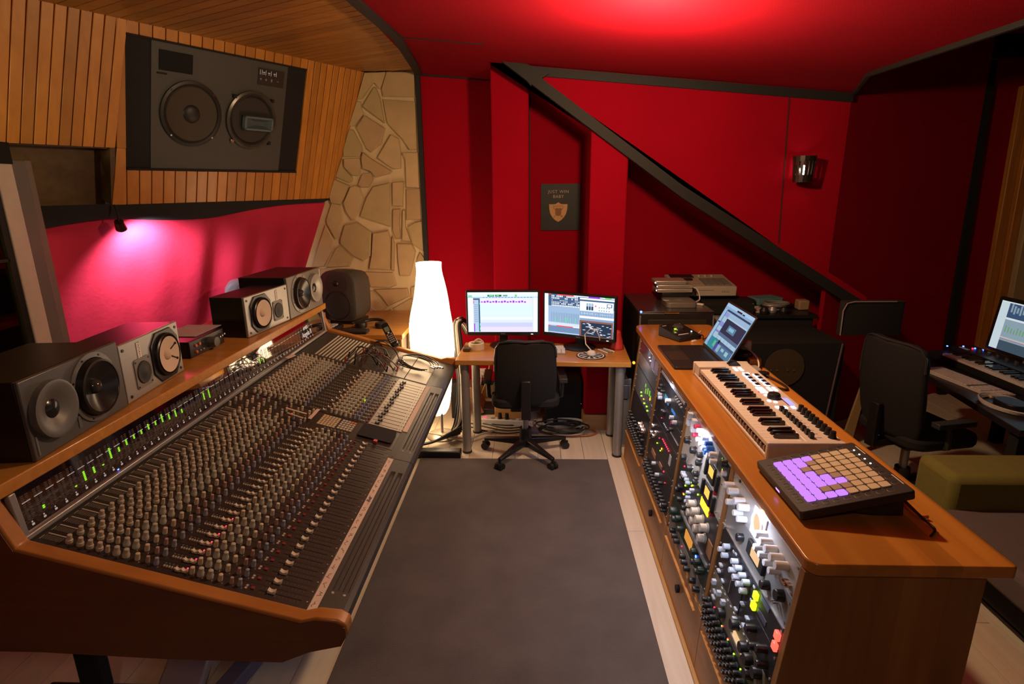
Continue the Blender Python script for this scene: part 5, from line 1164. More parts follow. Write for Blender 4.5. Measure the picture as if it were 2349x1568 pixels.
for y, v in ((2.30,.29),(2.30,.25),(2.33,.22),(2.28,.20),(2.20,.205)): gknob(u, y, v, .012, .02, kbk)
u = unit('rack_unit', 'dark green rack unit with amber meter near the bottom of the third bay', A0, A1, .066, .172, ggreen)
box_(u, 'bright_rail', 1.862, 2.24, .161, .172, 0, .008, silver); box_(u, 'meter_face', 2.050, 2.145, .098, .140, 0, .004, emit('meter_deep_amber', (1,.40,.06), .7))
gknob(u, 2.315, .118, .020, .030, kgreen); gknob(u, 2.28, .100, .015, .026, kgreen)
for y, v in ((2.197,.105),(1.973,.105),(1.94,.13),(1.92,.10),(1.89,.13),(2.24,.13),(1.99,.14)): gknob(u, y, v, .013, .024, kgreen)
led(u, 1.986, .120, 'blue', .008)
u = unit('rack_unit', 'grey rack unit with short black knobs at the bottom of the third bay', A0, A1, .0, .066, ggrey)
for y, v in ((2.281,.041),(2.245,.037),(2.205,.038),(2.104,.034),(2.071,.030),(2.030,.029),(1.95,.035),(1.90,.035)): gknob(u, y, v, .012, .024, kbk)
led(u, 2.16, .045, 'red'); box_(u, 'mark', 2.14, 2.17, .02, .022, 0, .001, white)
# bay 2
A0, A1 = 2.428, 2.973
u = unit('rack_unit', 'black rack unit with a pale strip along its top edge in the second bay', A0, A1, .540, .590, gblack)
box_(u, 'pale_strip', 2.46, 2.94, .572, .584, 0, .004, mat('pale_lilac', (.42,.42,.52), .4))
for i in range(8): gknob(u, 2.61-.016*i, .557-.010*(i%2), .0045, .008, kbw)
u = unit('rack_unit', 'black rack unit with two blue displays and a small cream knob', A0, A1, .440, .540, gblack)
dsp = emit('display_blue', (.03,.22,.62), .9); dspt = emit('display_teal', (.03,.32,.40), .8)
box_(u, 'display', 2.715, 2.80, .470, .500, 0, .003, dsp); box_(u, 'display', 2.74, 2.80, .488, .502, .003, .0035, dspt)
box_(u, 'display', 2.577, 2.648, .470, .482, 0, .003, dsp); gknob(u, 2.70, .500, .013, .024, cream)
for y, v in ((2.907,.491),(2.876,.520),(2.863,.455),(2.88,.47),(2.598,.454),(2.541,.453),(2.84,.50)): gknob(u, y, v, .010, .020, kbw if y < 2.7 or v < .48 else kbk)
u = unit('rack_unit', 'black rack unit with a red key and a row of tiny switches in the second bay', A0, A1, .330, .440, gblack)
box_(u, 'red_key', 2.605, 2.618, .412, .430, 0, .006, krd); led(u, 2.799, .368, 'red')
for i in range(5): box_(u, 'small_key', 2.735-.018*i, 2.742-.018*i, .36, .364, 0, .004, kbw)
for y, v in ((2.783,.414),(2.75,.42),(2.616,.376),(2.58,.40)): gknob(u, y, v, .010, .018, kbk)
box_(u, 'glint_rail', 2.45, 2.60, .375, .378, 0, .004, alu)
u = unit('rack_unit', 'black rack unit with three chrome caps and a red light row in the second bay', A0, A1, .190, .330, gblack)
for y, v in ((2.92,.232),(2.915,.275),(2.838,.270),(2.87,.235)): gknob(u, y, v, .011, .018, chrome)
for i in range(7): led(u, 2.71-.022*i, .288, 'red', .005)
led(u, 2.775, .265, 'red'); led(u, 2.80, .225, 'green', .005); led(u, 2.72, .22, 'green', .005); led(u, 2.70, .24, 'amber', .008)
wb_ = mat('vent_white', (.55,.53,.50), .5)
for i in range(4): box_(u, 'vent_bar', 2.545-.0085*i, 2.549-.0085*i, .235, .285, 0, .003, wb_)
u = unit('rack_unit', 'dark rack unit with copper-lit slots near the bottom of the second bay', A0, A1, .075, .190, gblack)
cop = mat('copper_slot', (.42,.20,.11), .4); box_(u, 'copper_slot', 2.79, 2.88, .135, .160, 0, .003, cop); box_(u, 'copper_slot', 2.64, 2.70, .150, .170, 0, .003, cop)
for y, v in ((2.775,.120),(2.68,.104),(2.60,.10)): gknob(u, y, v, .010, .02, kbw if y > 2.65 else kbk)
led(u, 2.60, .165, 'red', .006); led(u, 2.55, .13, 'red')
u = unit('rack_unit', 'black rack unit with rows of black knobs at the bottom of the second bay', A0, A1, .0, .075, gblack)
for i in range(14):
    for j in range(2): gknob(u, 2.945-.036*i, .022+.03*j, .010, .022, kbk)
gknob(u, 2.505, .035, .010, .02, kbw)
# bay 1
A0, A1 = 3.010, 3.564
gl1 = mat('panel_grey_reflection', (.20,.20,.19), .22, .4, var=.3, scale=5); gl2 = mat('glossy_dark_panel', (.05,.05,.055), .15, .2)  # the grey one puts reflections on black panels into its colour
u = unit('rack_unit', 'dark glossy rack unit with two lilac panes at the top of the farthest bay', A0, A1, .515, .590, gl2)
box_(u, 'pane', 3.03, 3.11, .522, .585, 0, .003, mat('lilac_pane', (.30,.30,.46), .3)); box_(u, 'pane', 3.125, 3.20, .522, .585, 0, .003, mat('lilac_pane2', (.28,.28,.42), .3)); 
for y, v in ((3.27,.555),(3.235,.545)): led(u, y, v, 'white', .005)
u = unit('rack_unit', 'glossy rack unit with painted grey reflections, green level lights, middle of the farthest bay', A0, A1, .340, .515, gl1)
for y in (3.50, 3.53): MB(RF @ T(-y,.43,0)).lathe([(.001,0),(.03,0)], 6); 
for y, v, h in ((3.252,.385,.02),(3.18,.375,.035),(3.231,.357,.03),(3.13,.38,.03),(3.10,.37,.012)): box_(u, 'level_light', y-.005, y+.005, v-h/2, v+h/2, 0, .003, emit('level_green_%d' % int(y*1000), (.30,.75,.05), .8))
box_(u, 'dark_line', A0, A1, .424, .430, 0, .001, blkm); box_(u, 'amber_light', 3.095, 3.105, .35, .362, 0, .003, LEDS['amber'])
u = unit('rack_unit', 'rack unit with painted grey reflections, a column of green and yellow lights, farthest bay', A0, A1, .262, .340, gl1)
for y, v, c in ((3.34,.31,'green'),(3.32,.295,'green'),(3.25,.30,'amber'),(3.22,.285,'green'),(3.15,.292,'green'),(3.12,.278,'green')): led(u, y, v, c, .007)
u = unit('rack_unit', 'black rack unit with three chrome knobs in the lower farthest bay', A0, A1, .085, .262, gblack)
for y in (3.203,3.157,3.110): gknob(u, y, .157, .015, .024, chrome, skirt=mat('copper_skirt', (.30,.20,.15), .3, .5))
for i in range(9): gknob(u, 3.53-.055*i, .105, .010, .02, kbk)
u = unit('rack_unit', 'black rack unit with small dark knobs at the bottom of the farthest bay', A0, A1, .0, .085, gblack)
for i in range(14):
    for j in range(2): gknob(u, 3.54-.036*i, .022+.036*j, .010, .022, kbk)
# ================================================================ things on the sideboard
Z0 = TZ+.0006
mc = thing('monitor_controller', 'small black wedge controller with a round knob at the far end of the sideboard', 'controller', (.90, 3.46, Z0), R(28)); M = MW[mc.name]
MB(M).add([(-.085,-.095,.0),(.085,-.095,.0),(.085,.10,0),(-.085,.10,0),(-.085,-.095,.028),(.085,-.095,.028),(.085,.10,.066),(-.085,.10,.066)],[(0,3,2,1),(4,5,6,7),(0,1,5,4),(1,2,6,5),(2,3,7,6),(3,0,4,7)]).build('case', blk, mc, bevel=.005)
Mt = M @ frame((0,0,.0475), (1,0,0), V((0,.195,.038)).normalized(), V((0,-.038,.195)).normalized())
MB(Mt @ T(0,.02,0)).lathe([(.040,0),(.040,.004),(.034,.006)], 28, cap=False).build('knob_ring', chrome, mc); MB(Mt @ T(0,.02,0)).lathe([(.031,0),(.030,.020),(.024,.024),(.0005,.024)], 28).build('knob', mat('knob_satin', (.12,.12,.12), .25, .6), mc)
for a in (200, 60): MB(Mt @ T(.037*math.cos(R(a)), .02+.037*math.sin(R(a)), .004)).box(-.006,.006,-.004,.004,0,.004).build('ring_light', LEDS['green'], mc)
for i in range(6): MB(Mt).box(-.065+.013*i, -.056+.013*i, -.066, -.059, .0, .003).build('button', white, mc)
MB(Mt).box(.05,.056,-.045,-.038,0,.003).build('indicator_light', LEDS['white'], mc); MB(Mt).box(-.075,-.045,.075,.08,0,.001).box(.03,.065,.075,.08,0,.001).build('legend', white, mc); MB(Mt).box(-.07,-.055,-.035,-.025,0,.002).build('button', white, mc)
# laptop, its keyboard towards the console
Ml = frame((.715, 3.232, Z0), (0,-1,0), (1,0,0), (0,0,1)); LW, LD = .425, .262
lt_ = thing('laptop', 'open dark grey laptop on the sideboard with a lit blue screen', 'laptop', M=Ml)
spg = mat('space_grey', (.045,.04,.042), .35, .5)
MB(Ml).rrect(LW/2, LD/2, LW, LD, .014, 0, .014).build('base', spg, lt_, bevel=.002)
MB(Ml).box(.02, LW-.02, .118, .232, .0141, .0146).build('keyboard_well', blk, lt_)
kk = MB(Ml)
for j in range(6):
    for i in range(14): kk.box(.026+i*.0268, .0495+i*.0268, .121+j*.0185, .1365+j*.0185, .0146, .0162)
kk.build('key_field', mat('laptop_keys', (.015,.014,.015), .5), lt_, kind='stuff')
MB(Ml).rrect(LW/2, .060, .165, .100, .006, .0140, .0143).build('trackpad', mat('trackpad', (.062,.05,.048), .3, .4), lt_)
tl = R(27); HY = LD-.004
Ms = Ml @ frame((0, HY, .016), (1,0,0), V((0,math.sin(tl),math.cos(tl))), V((0,-math.cos(tl),math.sin(tl)))); LH = .288
MB(Ms).rrect(LW/2, LH/2, LW, LH, .012, -.007, 0).build('lid', spg, lt_, bevel=.0015)
lapui = [(0,0,1,.07,(.45,.70,.95)),(0,.07,1,.14,(.30,.52,.80)),(.42,.04,.60,.075,DK),(.62,.05,.70,.075,DK),(.02,.14,.10,.9,(.40,.62,.85)),(.02,.42,.10,.45,DB_),(.10,.14,.115,.95,DB_),(.12,.12,.98,.16,DB_),(.12,.17,.98,.27,(.38,.58,.80)),(.12,.17,.26,1,(.42,.66,.82)),(.12,.18,.26,.28,(.33,.40,.85)),(.12,.40,.26,.50,(.28,.33,.78)),(.12,.60,.26,.64,(.28,.25,.70)),
         (.26,.26,.98,.29,(.50,.72,.90)),(.26,.29,.98,.60,(.02,.035,.08)),(.44,.38,.72,.52,(.10,.26,.42)),(.49,.41,.66,.48,(.30,.58,.75)),(.26,.60,.98,.67,(.10,.18,.32)),(.27,.67,.98,.75,(.45,.68,.88)),(.26,.75,.98,.80,(.05,.10,.20)),(.26,.80,.98,1,(.07,.20,.36)),(.12,.76,.40,1,(.02,.30,.40)),(.28,.80,.36,.93,(.10,.60,.30)),(.37,.80,.45,1,(.10,.07,.42)),(.41,.74,.46,.82,(.005,.01,.02)),(.62,.84,.72,.90,(.40,.60,.75)),(.78,.84,.88,.93,(.40,.62,.72))]
for i in range(5): lapui.append((.47+.02*i,.82,.48+.02*i,.97,(.45,.70,.90))); lapui.append((.30+.13*i,.68,.31+.13*i,.74,(.2,.4,.6)))
for i in range(18): lapui.append((.15+.045*i,.125,.17+.045*i,.15,DK))
ui(Ms @ T(.010,.016,.0003), LW-.02, LH-.026, lt_, (.30,.52,.78), lapui, .8)
# white controller keyboard
KX, KL, KD = 1.805, .942, .262                      # near end, length, depth
Mk = frame((.789, KX+KL, Z0), (0,-1,0), (1,0,0), (0,0,1))
kbd = thing('keyboard', 'white piano-key controller with black knobs and lit buttons on the sideboard', 'keyboard', M=Mk)
kwh = mat('controller_white', (.68,.60,.54), .42, var=.03); keyw = mat('piano_key_white', (.78,.70,.64), .3, var=.02); keyb = mat('piano_key_black', (.012,.011,.012), .14, coat=.4)
MB(Mk).box(0, KL, .004, KD, 0, .012).build('bottom_case', kwh, kbd, bevel=.003)
MB(Mk).box(.022, KL-.022, .135, KD, .012, .063).build('control_panel', kwh, kbd, bevel=.004)
MB(Mk).box(0, .022, .0, KD, .0, .066).build('end_cheek', kwh, kbd, bevel=.005); MB(Mk).box(KL-.022, KL, .0, KD, .0, .066).build('end_cheek', kwh, kbd, bevel=.005)
MB(Mk).box(.022, .085, .006, .14, .012, .063).build('wheel_panel', kwh, kbd, bevel=.003)
MB(Mk).box(.085, KL-.022, .010, .135, .012, .020).build('key_bed', mat('key_bed_red', (.12,.05,.03), .7), kbd)
nW = 29; kx0 = .087; kp_ = (KL-.024-kx0)/nW
wm = MB().box(0,kp_-.0010,.012,.136,.036,.050).mesh('white_key', keyw); wm2 = None
for i in range(nW): put('white_key', wm, kbd, Mk @ T(kx0+i*kp_, 0, 0))
bm_ = MB().add([(-.0075,.052,.050),(.0075,.052,.050),(.0075,.136,.050),(-.0075,.136,.050),(-.0060,.060,.064),(.0060,.060,.064),(.0060,.136,.064),(-.0060,.136,.064)],[(0,3,2,1),(4,5,6,7),(0,1,5,4),(1,2,6,5),(2,3,7,6),(3,0,4,7)]).mesh('black_key', keyb)
for i in range(nW-1):
    if i % 7 not in (2, 6): put('black_key', bm_, kbd, Mk @ T(kx0+(i+1)*kp_, 0, 0))
for i in range(30): MB(Mk).box(.084+i*.0292, .087+i*.0292, .0095, .0115, .012, .030).v
fl_ = MB(Mk)
for i in range(30): fl_.box(.084+i*.0287, .0862+i*.0287, .008, .0115, .014, .034)
fl_.build('front_ribs', kwh, kbd, kind='stuff')
for x in (.040, .066): MB(Mk).cyl((x-.008,.180,.052),(x+.008,.180,.052),.030,.030,24).build('wheel', blk, kbd)
def btn(x, y, w_=.020, h_=.013, mt=None, name='lit_button'): return MB(Mk).rrect(x, y, w_, h_, .004, .063, .066, 3).build(name, mt, kbd)
bl = emit('button_white_lit', (.82,.84,1), 2.2)
for x in (.038,.066):
    for y in (.222,.243): pass
for x, y in ((.110,.165),(.138,.165),(.110,.190),(.138,.190)): btn(x, y, .022, .014, bl)
for i in range(4):
    for y in (.182,.226):
        btn(.215+i*.042, y, .030, .024, bl); MB(Mk).rrect(.216+i*.042, y+.004, .026, .018, .003, .066, .0685, 3).build('pad', blk, kbd)
btn(.188, .182, .020, .012, bl); btn(.188, .200, .020, .012, bl)
for x, y in ((.388,.170),(.412,.170),(.388,.186),(.412,.186),(.436,.186),(.388,.216),(.412,.216),(.388,.238),(.412,.238),(.436,.170)): btn(x, y, .022, .013, bl)
btn(.437, .157, .014, .006, LEDS['red'])
MB(Mk).lathe([(.026,.063),(.026,.074),(.023,.082),(.021,.084),(.0005,.084)], 28, c=(.505,.192,0)).build('encoder', blk, kbd)
for x, y in ((.475,.172),(.540,.160),(.475,.205),(.553,.180)): btn(x, y, .018, .013, bl)
MB(Mk).box(.510, .585, .219, .245, .063, .0645).build('screen', emit('screen_lilac', (.45,.42,1), 1.2), kbd); MB(Mk).box(.507, .588, .216, .219, .063, .0655).build('screen_edge', mat('screen_edge', (.2,.02,.1), .4), kbd)
for y in (.165,.195,.226): btn(.610, y, .024, .015, bl)
fcap = MB().box(-.008,.008,-.007,.007,0,.018).mesh('fader_cap', blk); kn9 = MB().lathe([(.0150,0),(.0120,.004),(.0100,.012),(.0095,.024),(.0005,.025)], 16).mesh('knob', blk)
for i in range(9):
    x = .645+i*.0305
    MB(Mk).box(x-.0008, x+.0008, .160, .203, .063, .0636).build('fader_slot', blkm, kbd); put('fader_cap', fcap, kbd, Mk @ T(x,.166,.063)); put('knob', kn9, kbd, Mk @ T(x,.238,.063))
# grid controller with lit pads, tilted on a wedge
G0 = V((.735, 1.745, Z0+.006)); gy_ = V((.955, .10, .21)).normalized(); gx = V((.02,-.999,.0)).normalized(); gz = gx.cross(gy_).normalized(); gy_ = gz.cross(gx)
Mg = frame(G0, gx, gy_, gz); GS = .312
gp = thing('grid_controller', 'square black grid controller with lit purple pads near the end of the sideboard', 'controller', M=Mg)
MB(Mg).rrect(GS/2, GS/2, GS, GS, .010, .0, .026).build('case', mat('pad_case_black', (.018,.015,.016), .5), gp, bevel=.004)
padoff = mat('pad_ivory', (.62,.52,.36), .5, var=.04); paddim = mat('pad_dim', (.40,.30,.24), .5); padon = emit('pad_purple', (.50,.19,1), 1.35)
lit = ["11110000","11120000","11200000","11102000","11111200","11111100","11222000","11110000"]
lit = ["11110000","11120000","11200000","11120000","11112000","11111000","11222000","11110000"]
padg = {k: MB().rrect(0,0,.0255,.0255,.004,0,.004,3).mesh('pad', mt) for k, mt in (('0',padoff),('1',padon),('2',paddim))}
for r_ in range(8):
    for c_ in range(8): put('pad', padg[lit[r_][c_]], gp, Mg @ T(.052+r_*.0295, .052+c_*.0295, .026))
rb_ = MB().lathe([(.0085,0),(.0095,.0006),(.0085,.0010)], 16, cap=False).mesh('round_button', mat('ring_mark', (.17,.13,.11), .5))
for i in range(8):
    for x, y in ((.052+i*.0295,.024),(.052+i*.0295,.288),(.024,.052+i*.0295),(.288,.052+i*.0295)): put('round_button', rb_, gp, Mg @ T(x,y,.026))
    if i < 4: MB(Mg).box(.050+i*.0295,.054+i*.0295,.286,.290,.026,.0275).build('indicator_light', LEDS['white'], gp)
MB(Mg).box(.15,.175,-.0008,.0,.008,.014).build('indicator_light', emit('led_purple', (.5,.2,1), 3), gp)
for x0, x1 in ((.03,.085),(.215,.27)): MB(Mg).box(x0, x1, .303, .306, .026, .0265).build('legend', white, gp)
MB(Mg).add([(.03,.12,-.002),(GS-.02,.12,-.002),(GS-.02,.29,-.002),(.03,.29,-.002),(.03,.20,-.035),(GS-.02,.20,-.035),(GS-.02,.285,-.056),(.03,.285,-.056)],[(0,3,2,1),(4,5,6,7),(0,1,5,4),(1,2,6,5),(2,3,7,6),(3,0,4,7)]).build('wedge_stand', mat('stand_dark', (.025,.016,.014), .6), gp)
oc = mat('cable_orange2', (.62,.17,.03), .5)
cable('cable', [(1.055,1.62,Z0+.05),(1.07,1.56,Z0+.02),(1.075,1.47,Z0+.008),(1.10,1.46,Z0+.008)], .006, oc, 'short orange cable beside the grid controller on the sideboard')
cable('cable', [(1.05,1.50,Z0+.04),(1.075,1.44,Z0+.012),(1.08,1.40,Z0+.006),(1.05,1.37,Z0+.005)], .0035, cb_, 'thin black cable curling off the right side of the grid controller')
# charger, cables, wooden block behind the laptop
ch = thing('charger', 'white square laptop charger standing behind the laptop screen', 'charger', (1.118, 3.02, Z0), R(-28)); M = MW[ch.name]
MB(M @ T(0,0,.052) @ Matrix.Rotation(R(90),4,'X')).rrect(0,0,.10,.10,.014,-.016,.016).build('body', white, ch, bevel=.003)
MB(M).tube([(.0,0,.10),(.0,0,.13),(-.02,.01,.15),(-.05,.03,.15)], .006, 8).build('cable', white, ch)
MB(T(1.135,2.90,Z0)).box(-.03,.03,-.05,.05,0,.045).build('wooden_block', deskw, None, bevel=.004, label='small wooden block on the sideboard behind the charger', cat='block')
cable('cable', [(1.04,3.10,Z0+.08),(1.09,3.0,Z0+.09),(1.135,2.86,Z0+.06),(1.13,2.80,Z0+.01),(1.08,2.84,Z0+.006)], .004, cw_, 'white cable hanging in a loop around the square charger')
for i in range(5):
    cx, cy = 1.06+.008*i, 2.97-.012*i
    cable('cable', [(cx+.045*math.cos(k*.9+i), cy+.06*math.sin(k*.9+i), Z0+.008+.012*i) for k in range(8)], .005, cb_, 'black cable bundled in the tangle behind the laptop on the sideboard', 'cable tangle behind the laptop')
cable('cable', [(1.05,2.80,Z0+.02),(1.12,2.70,Z0+.014),(1.16,2.58,Z0+.006),(1.15,2.50,Z0+.006),(1.09,2.53,Z0+.012),(1.05,2.56,Z0+.02)], .005, cb_, 'black cable curving behind the white controller keyboard')
cable('cable', [(.985,3.50,Z0+.02),(1.01,3.47,Z0+.02),(1.04,3.50,Z0+.03),(1.045,3.52,Z0+.005)], .003, cw_, 'thin white cable leaving the black wedge controller')
cable('cable', [(.98,3.42,Z0+.01),(1.0,3.40,Z0+.03),(1.03,3.42,Z0+.02),(1.02,3.38,Z0+.01),(1.05,3.40,Z0+.015)], .003, cb_, 'thin black cable curled between the wedge controller and the laptop')
MB(T(.955,3.345,Z0) @ RZ(.6)).box(-.015,.02,-.008,.008,0,.012).build('cable_plug', white, None, bevel=.002, label='small white plug lying between the wedge controller and the laptop', cat='plug')
ax_ = thing('dark_adapter', 'dark oval adapter lying behind the far end of the white controller', 'adapter', (1.115, 2.66, Z0))
MB(T(1.105,2.70,Z0) @ RZ(.4)).rrect(0,0,.09,.05,.024,0,.022).build('case', blk, ax_, bevel=.004)
MB(T(1.085,2.80,Z0)).rrect(0,0,.10,.10,.02,0,.018).build('hub', mat('hub_grey', (.35,.31,.29), .5), None, bevel=.004, label='flat pale grey hub under the cables behind the laptop', cat='hub')
# ================================================================ behind the sideboard
rc_ = thing('road_case', 'black equipment case with steel latches behind the far end of the sideboard', 'case', (.98, 4.15, 0))
CT = .955
MB().box(.725, 1.245, 3.90, 4.60, .02, CT-.006).build('body', mat('case_black', (.020,.018,.018), .4, var=.2), rc_, bevel=.008)
MB().box(.728, 1.242, 3.902, 4.598, CT-.006, CT).build('lid', mat('case_lid', (.05,.036,.036), .25), rc_, bevel=.003)
for x in (.735, 1.235): MB().tube([(x,3.895,.80),(x,3.893,.87),(x,3.895,.93)], .006, 6).build('latch', alu, rc_)
MB().box(.79, 1.19, 3.895, 3.90, .74, .90).build('front_recess', mat('case_front', (.035,.027,.018), .5), rc_, bevel=.003)
MB().box(.90, 1.00, 3.893, 3.896, CT-.012, CT-.004).build('handle', chrome, rc_)
MB().cyl((.74,3.905,.955),(.74,3.90,.955),.008,.008,10).build('indicator_light', LEDS['blue'], rc_)
for x in (.76, 1.21):
    for y in (3.94, 4.56): MB().cyl((x,y,0),(x,y,.02),.02,.02,10).build('foot', blk, rc_)
mm_ = thing('mini_computer', 'flat silver mini computer on the black road case', 'computer', (1.05, 4.13, CT))
MB().rrect(1.05, 4.13, .215, .215, .03, CT+.0006, CT+.038).build('case', mat('mini_alu', (.36,.33,.28), .38, .6), mm_, bevel=.003)
MB().cyl((1.05,4.14,CT+.038),(1.05,4.14,CT+.0385),.028,.028,20).build('round_emblem', mat('emblem_silver', (.55,.52,.47), .3, .6), mm_)
MB().box(.955,1.16,4.25,4.45,CT+.0006,CT+.07).build('black_drive', blk, None, bevel=.005, label='black box under the stacked silver drives on the road case', cat='drive')
for i, (z, dx, l) in enumerate(((.071,0,'lowest of the three'),(.100,.004,'middle of the three'),(.129,-.012,'topmost of the three'))):
    t = thing('hard_drive', 'silver external drive, %s stacked on the road case' % l, 'drive', (1.04, 4.33, CT+z), 0, 'stacked silver drives')
    MB().box(.915+dx, 1.175+dx-(.03 if i == 2 else 0), 4.24+.01*i, 4.42, CT+z+.0006, CT+z+.0276).build('case', mat('drive_alu_%d' % i, (.55,.50,.44), .35, .5), t, bevel=.005)
    MB().box(.913+dx, .919+dx, 4.26, 4.272, CT+z+.010, CT+z+.018).build('indicator_light', LEDS['white'], t)
    MB().box(.93+dx, 1.15+dx, 4.238+.01*i, 4.2405+.01*i, CT+z+.012, CT+z+.0145).build('groove', mat('drive_groove', (.10,.09,.08), .5), t)
cable('cable', [(1.17,4.30,CT+.11),(1.215,4.27,CT+.09),(1.225,4.22,CT+.03),(1.19,4.19,CT+.012)], .005, cw_, 'white cable hanging from the stacked drives to the mini computer')
for i in range(3): cable('cable', [(1.17,4.32+.02*i,CT+.11-.02*i),(1.205,4.29,CT+.10-.025*i),(1.19,4.25,CT+.05+.02*i),(1.17,4.27+.02*i,CT+.08)], .004, cb_, 'black cable looped at the right end of the stacked drives', 'cable loops on the drives')
MB(T(1.185,4.14,CT) @ RZ(-.7)).box(-.07,.05,-.012,.012,.0006,.014).build('white_adapter', white, None, bevel=.003, label='slim white adapter beside the mini computer on the road case', cat='adapter')
MB().box(.935,.975,4.10,4.13,CT+.0392,CT+.0398).build('sticker', white, mm_)
# black table with the sampler
bt = thing('black_cabinet', 'long black cabinet with a cluttered top under the slanted stair beam', 'cabinet', (1.9, 4.4, 0))
MB().box(1.262, 2.02, 4.12, 4.72, 0, .86).build('body', blkm, bt, bevel=.004); MB().box(1.255, 2.04, 4.10, 4.73, .86, .885).build('top', blk, bt, bevel=.003)
MB().box(1.255,1.60,4.14,4.70,.886,.955).build('riser', blkm, None, bevel=.003, label='black riser box holding up the wooden board with the sampler', cat='box')
MB().box(.975, 1.585, 4.46, 4.72, .957, .98).build('wooden_board', deskw, None, bevel=.002, label='thin pale wooden board beneath the grey sampler', cat='board')
MB().box(1.02, 1.58, 4.23, 4.72, .957, .98)
so = thing('sampler', 'beige-grey drum sampler on a wooden board against the red wall', 'sampler', (1.30, 4.46, .981))
sm_ = mat('sampler_beige', (.42,.37,.29), .5, var=.04)
Msq = T(1.06, 4.33, .981)
MB(Msq).add([(0,0,.0),(.47,0,.0),(.47,.36,0),(0,.36,0),(0,0,.075),(.47,0,.075),(.47,.36,.115),(0,.36,.115)],[(0,3,2,1),(4,5,6,7),(0,1,5,4),(1,2,6,5),(2,3,7,6),(3,0,4,7)]).build('case', sm_, so, bevel=.008)
Mtp = Msq @ frame((0,0,.0755), (1,0,0), V((0,.36,.04)).normalized(), V((0,-.04,.36)).normalized())
MB(Mtp).box(.03,.21,.25,.34,0,.006).build('display', blk, so); MB(Mtp).rrect(.15,.19,.07,.05,.02,0,.008).build('jog_knob', blk, so); MB(Mtp).box(.24,.44,.03,.22,0,.003).build('pad_area', mat('pad_area', (.17,.15,.13), .6), so)
for i in range(4):
    for j in range(4): MB(Mtp).box(.247+i*.048,.287+i*.048,.036+j*.046,.074+j*.046,.003,.008).build('pad', mat('sampler_pad', (.20,.18,.155), .6), so)
for i in range(3): MB(Mtp).cyl((.26+.05*i,.29,0),(.26+.05*i,.29,.014),.012,.011,12).build('knob', sm_, so)
for i in range(8): MB(Mtp).box(.03+.024*i,.048+.024*i,.05,.062,0,.004).build('key', mat('sampler_key', (.33,.29,.23), .5), so)
text('AKAI', .026, Msq @ frame((.385,-.0006,.035), (1,0,0), (0,0,1), (0,-1,0)), mat('sampler_ink', (.20,.17,.13), .6), so)
MB(Msq).box(.0,.30,-.001,.001,.045,.048).build('groove', mat('sampler_groove', (.15,.13,.10), .6), so)
MB().box(1.262,1.37,4.03,4.10,.80,.885).build('silver_box', mat('silver_box', (.38,.34,.27), .4, .3), None, bevel=.004, label='small silver box beside the road case behind the laptop', cat='box')
MB().box(1.262,1.37,4.03,4.10,.0,.798).build('box_stand', blkm, None, label='narrow black stand holding the small silver box', cat='stand')
MB().box(1.600,1.615,4.20,4.22,.885,.95).build('green_clip', mat('mint_clip', (.15,.42,.28), .5), None, label='small mint green clip at the end of the wooden board', cat='clip')
crs = random.Random(21)
pl1 = mat('clear_wrap', (.30,.29,.28), .12, .3); tan_ = mat('tan_brush', (.30,.20,.11), .7)
for i in range(4):
    MB().tube([(1.80+.09*math.cos(t)+.01*i, 4.32+.07*math.sin(t), .895+.012*i) for t in [R(20*k) for k in range(19)]], .008, 6).build('coiled_cable', (pl1, blk, alu, pl1)[i], None, label=('shiny clear coil lowest in the heap on the black cabinet', 'black coil second from the bottom of the heap on the black cabinet', 'silver coil third in the heap on the black cabinet', 'shiny clear coil on top of the heap on the black cabinet')[i], cat='coil')
MB(T(1.62,4.28,.886) @ RZ(.1)).box(-.0,.12,-.10,.10,.0006,.010).build('sleeve', mat('white_sleeve', (.55,.5,.45), .5), None, label='flat white sleeve on the black cabinet beside the mint clip', cat='sleeve')
MB(T(1.84,4.55,.886) @ RZ(.3)).box(-.12,.10,-.07,.07,.0006,.05).build('carton', mat('teal_carton', (.12,.24,.25), .6), None, bevel=.003, label='flat teal carton behind the coils on the black cabinet', cat='carton')
MB().box(1.97,2.05,4.26,4.34,.886,.96).build('brush', tan_, None, bevel=.01, label='tan brush-like block standing on the black cabinet', cat='brush')
for i in range(3): MB(T(1.68+.07*i,4.16+.03*(i%2),.886)).lathe([(.03,.001),(.034,.02),(.02,.045),(.0005,.05)], 14).build('dark_gadget', (blk, alu, blk)[i], None, label=('round black gadget at the left of the front row on the black cabinet', 'round silver gadget between two black ones on the black cabinet', 'round black gadget at the right of the front row on the black cabinet')[i], cat='gadget')
MB().box(1.64,1.72,4.44,4.60,.886,.93).build('flat_case', blk, None, bevel=.004, label='flat black case at the back of the black cabinet', cat='case')
# bass amplifier with a round brown front
ba = thing('bass_cabinet', 'large black cabinet with a faint round brown disc on its front, behind the sideboard', 'cabinet', (1.66, 3.9, 0))
MB().box(1.30, 2.02, 3.66, 4.08, .0, .80).build('body', blkm, ba, bevel=.006)
MB().cyl((1.645,3.659,.632),(1.645,3.652,.632),.128,.128,48).build('disc', mat('brown_disc', (.055,.036,.018), .7, var=.2), ba)
for dx in (-.085,-.045,.020,.062): MB().cyl((1.645+dx,3.652,.615),(1.645+dx,3.646,.615),.006,.005,10).build('bolt', mat('brass_bolt', (.35,.22,.10), .3, .7), ba)
MB().tube([(1.99,3.64,.80),(1.95,3.64,.30)], .005, 6).build('metal_edge', mat('dull_edge', (.16,.11,.12), .4), ba)
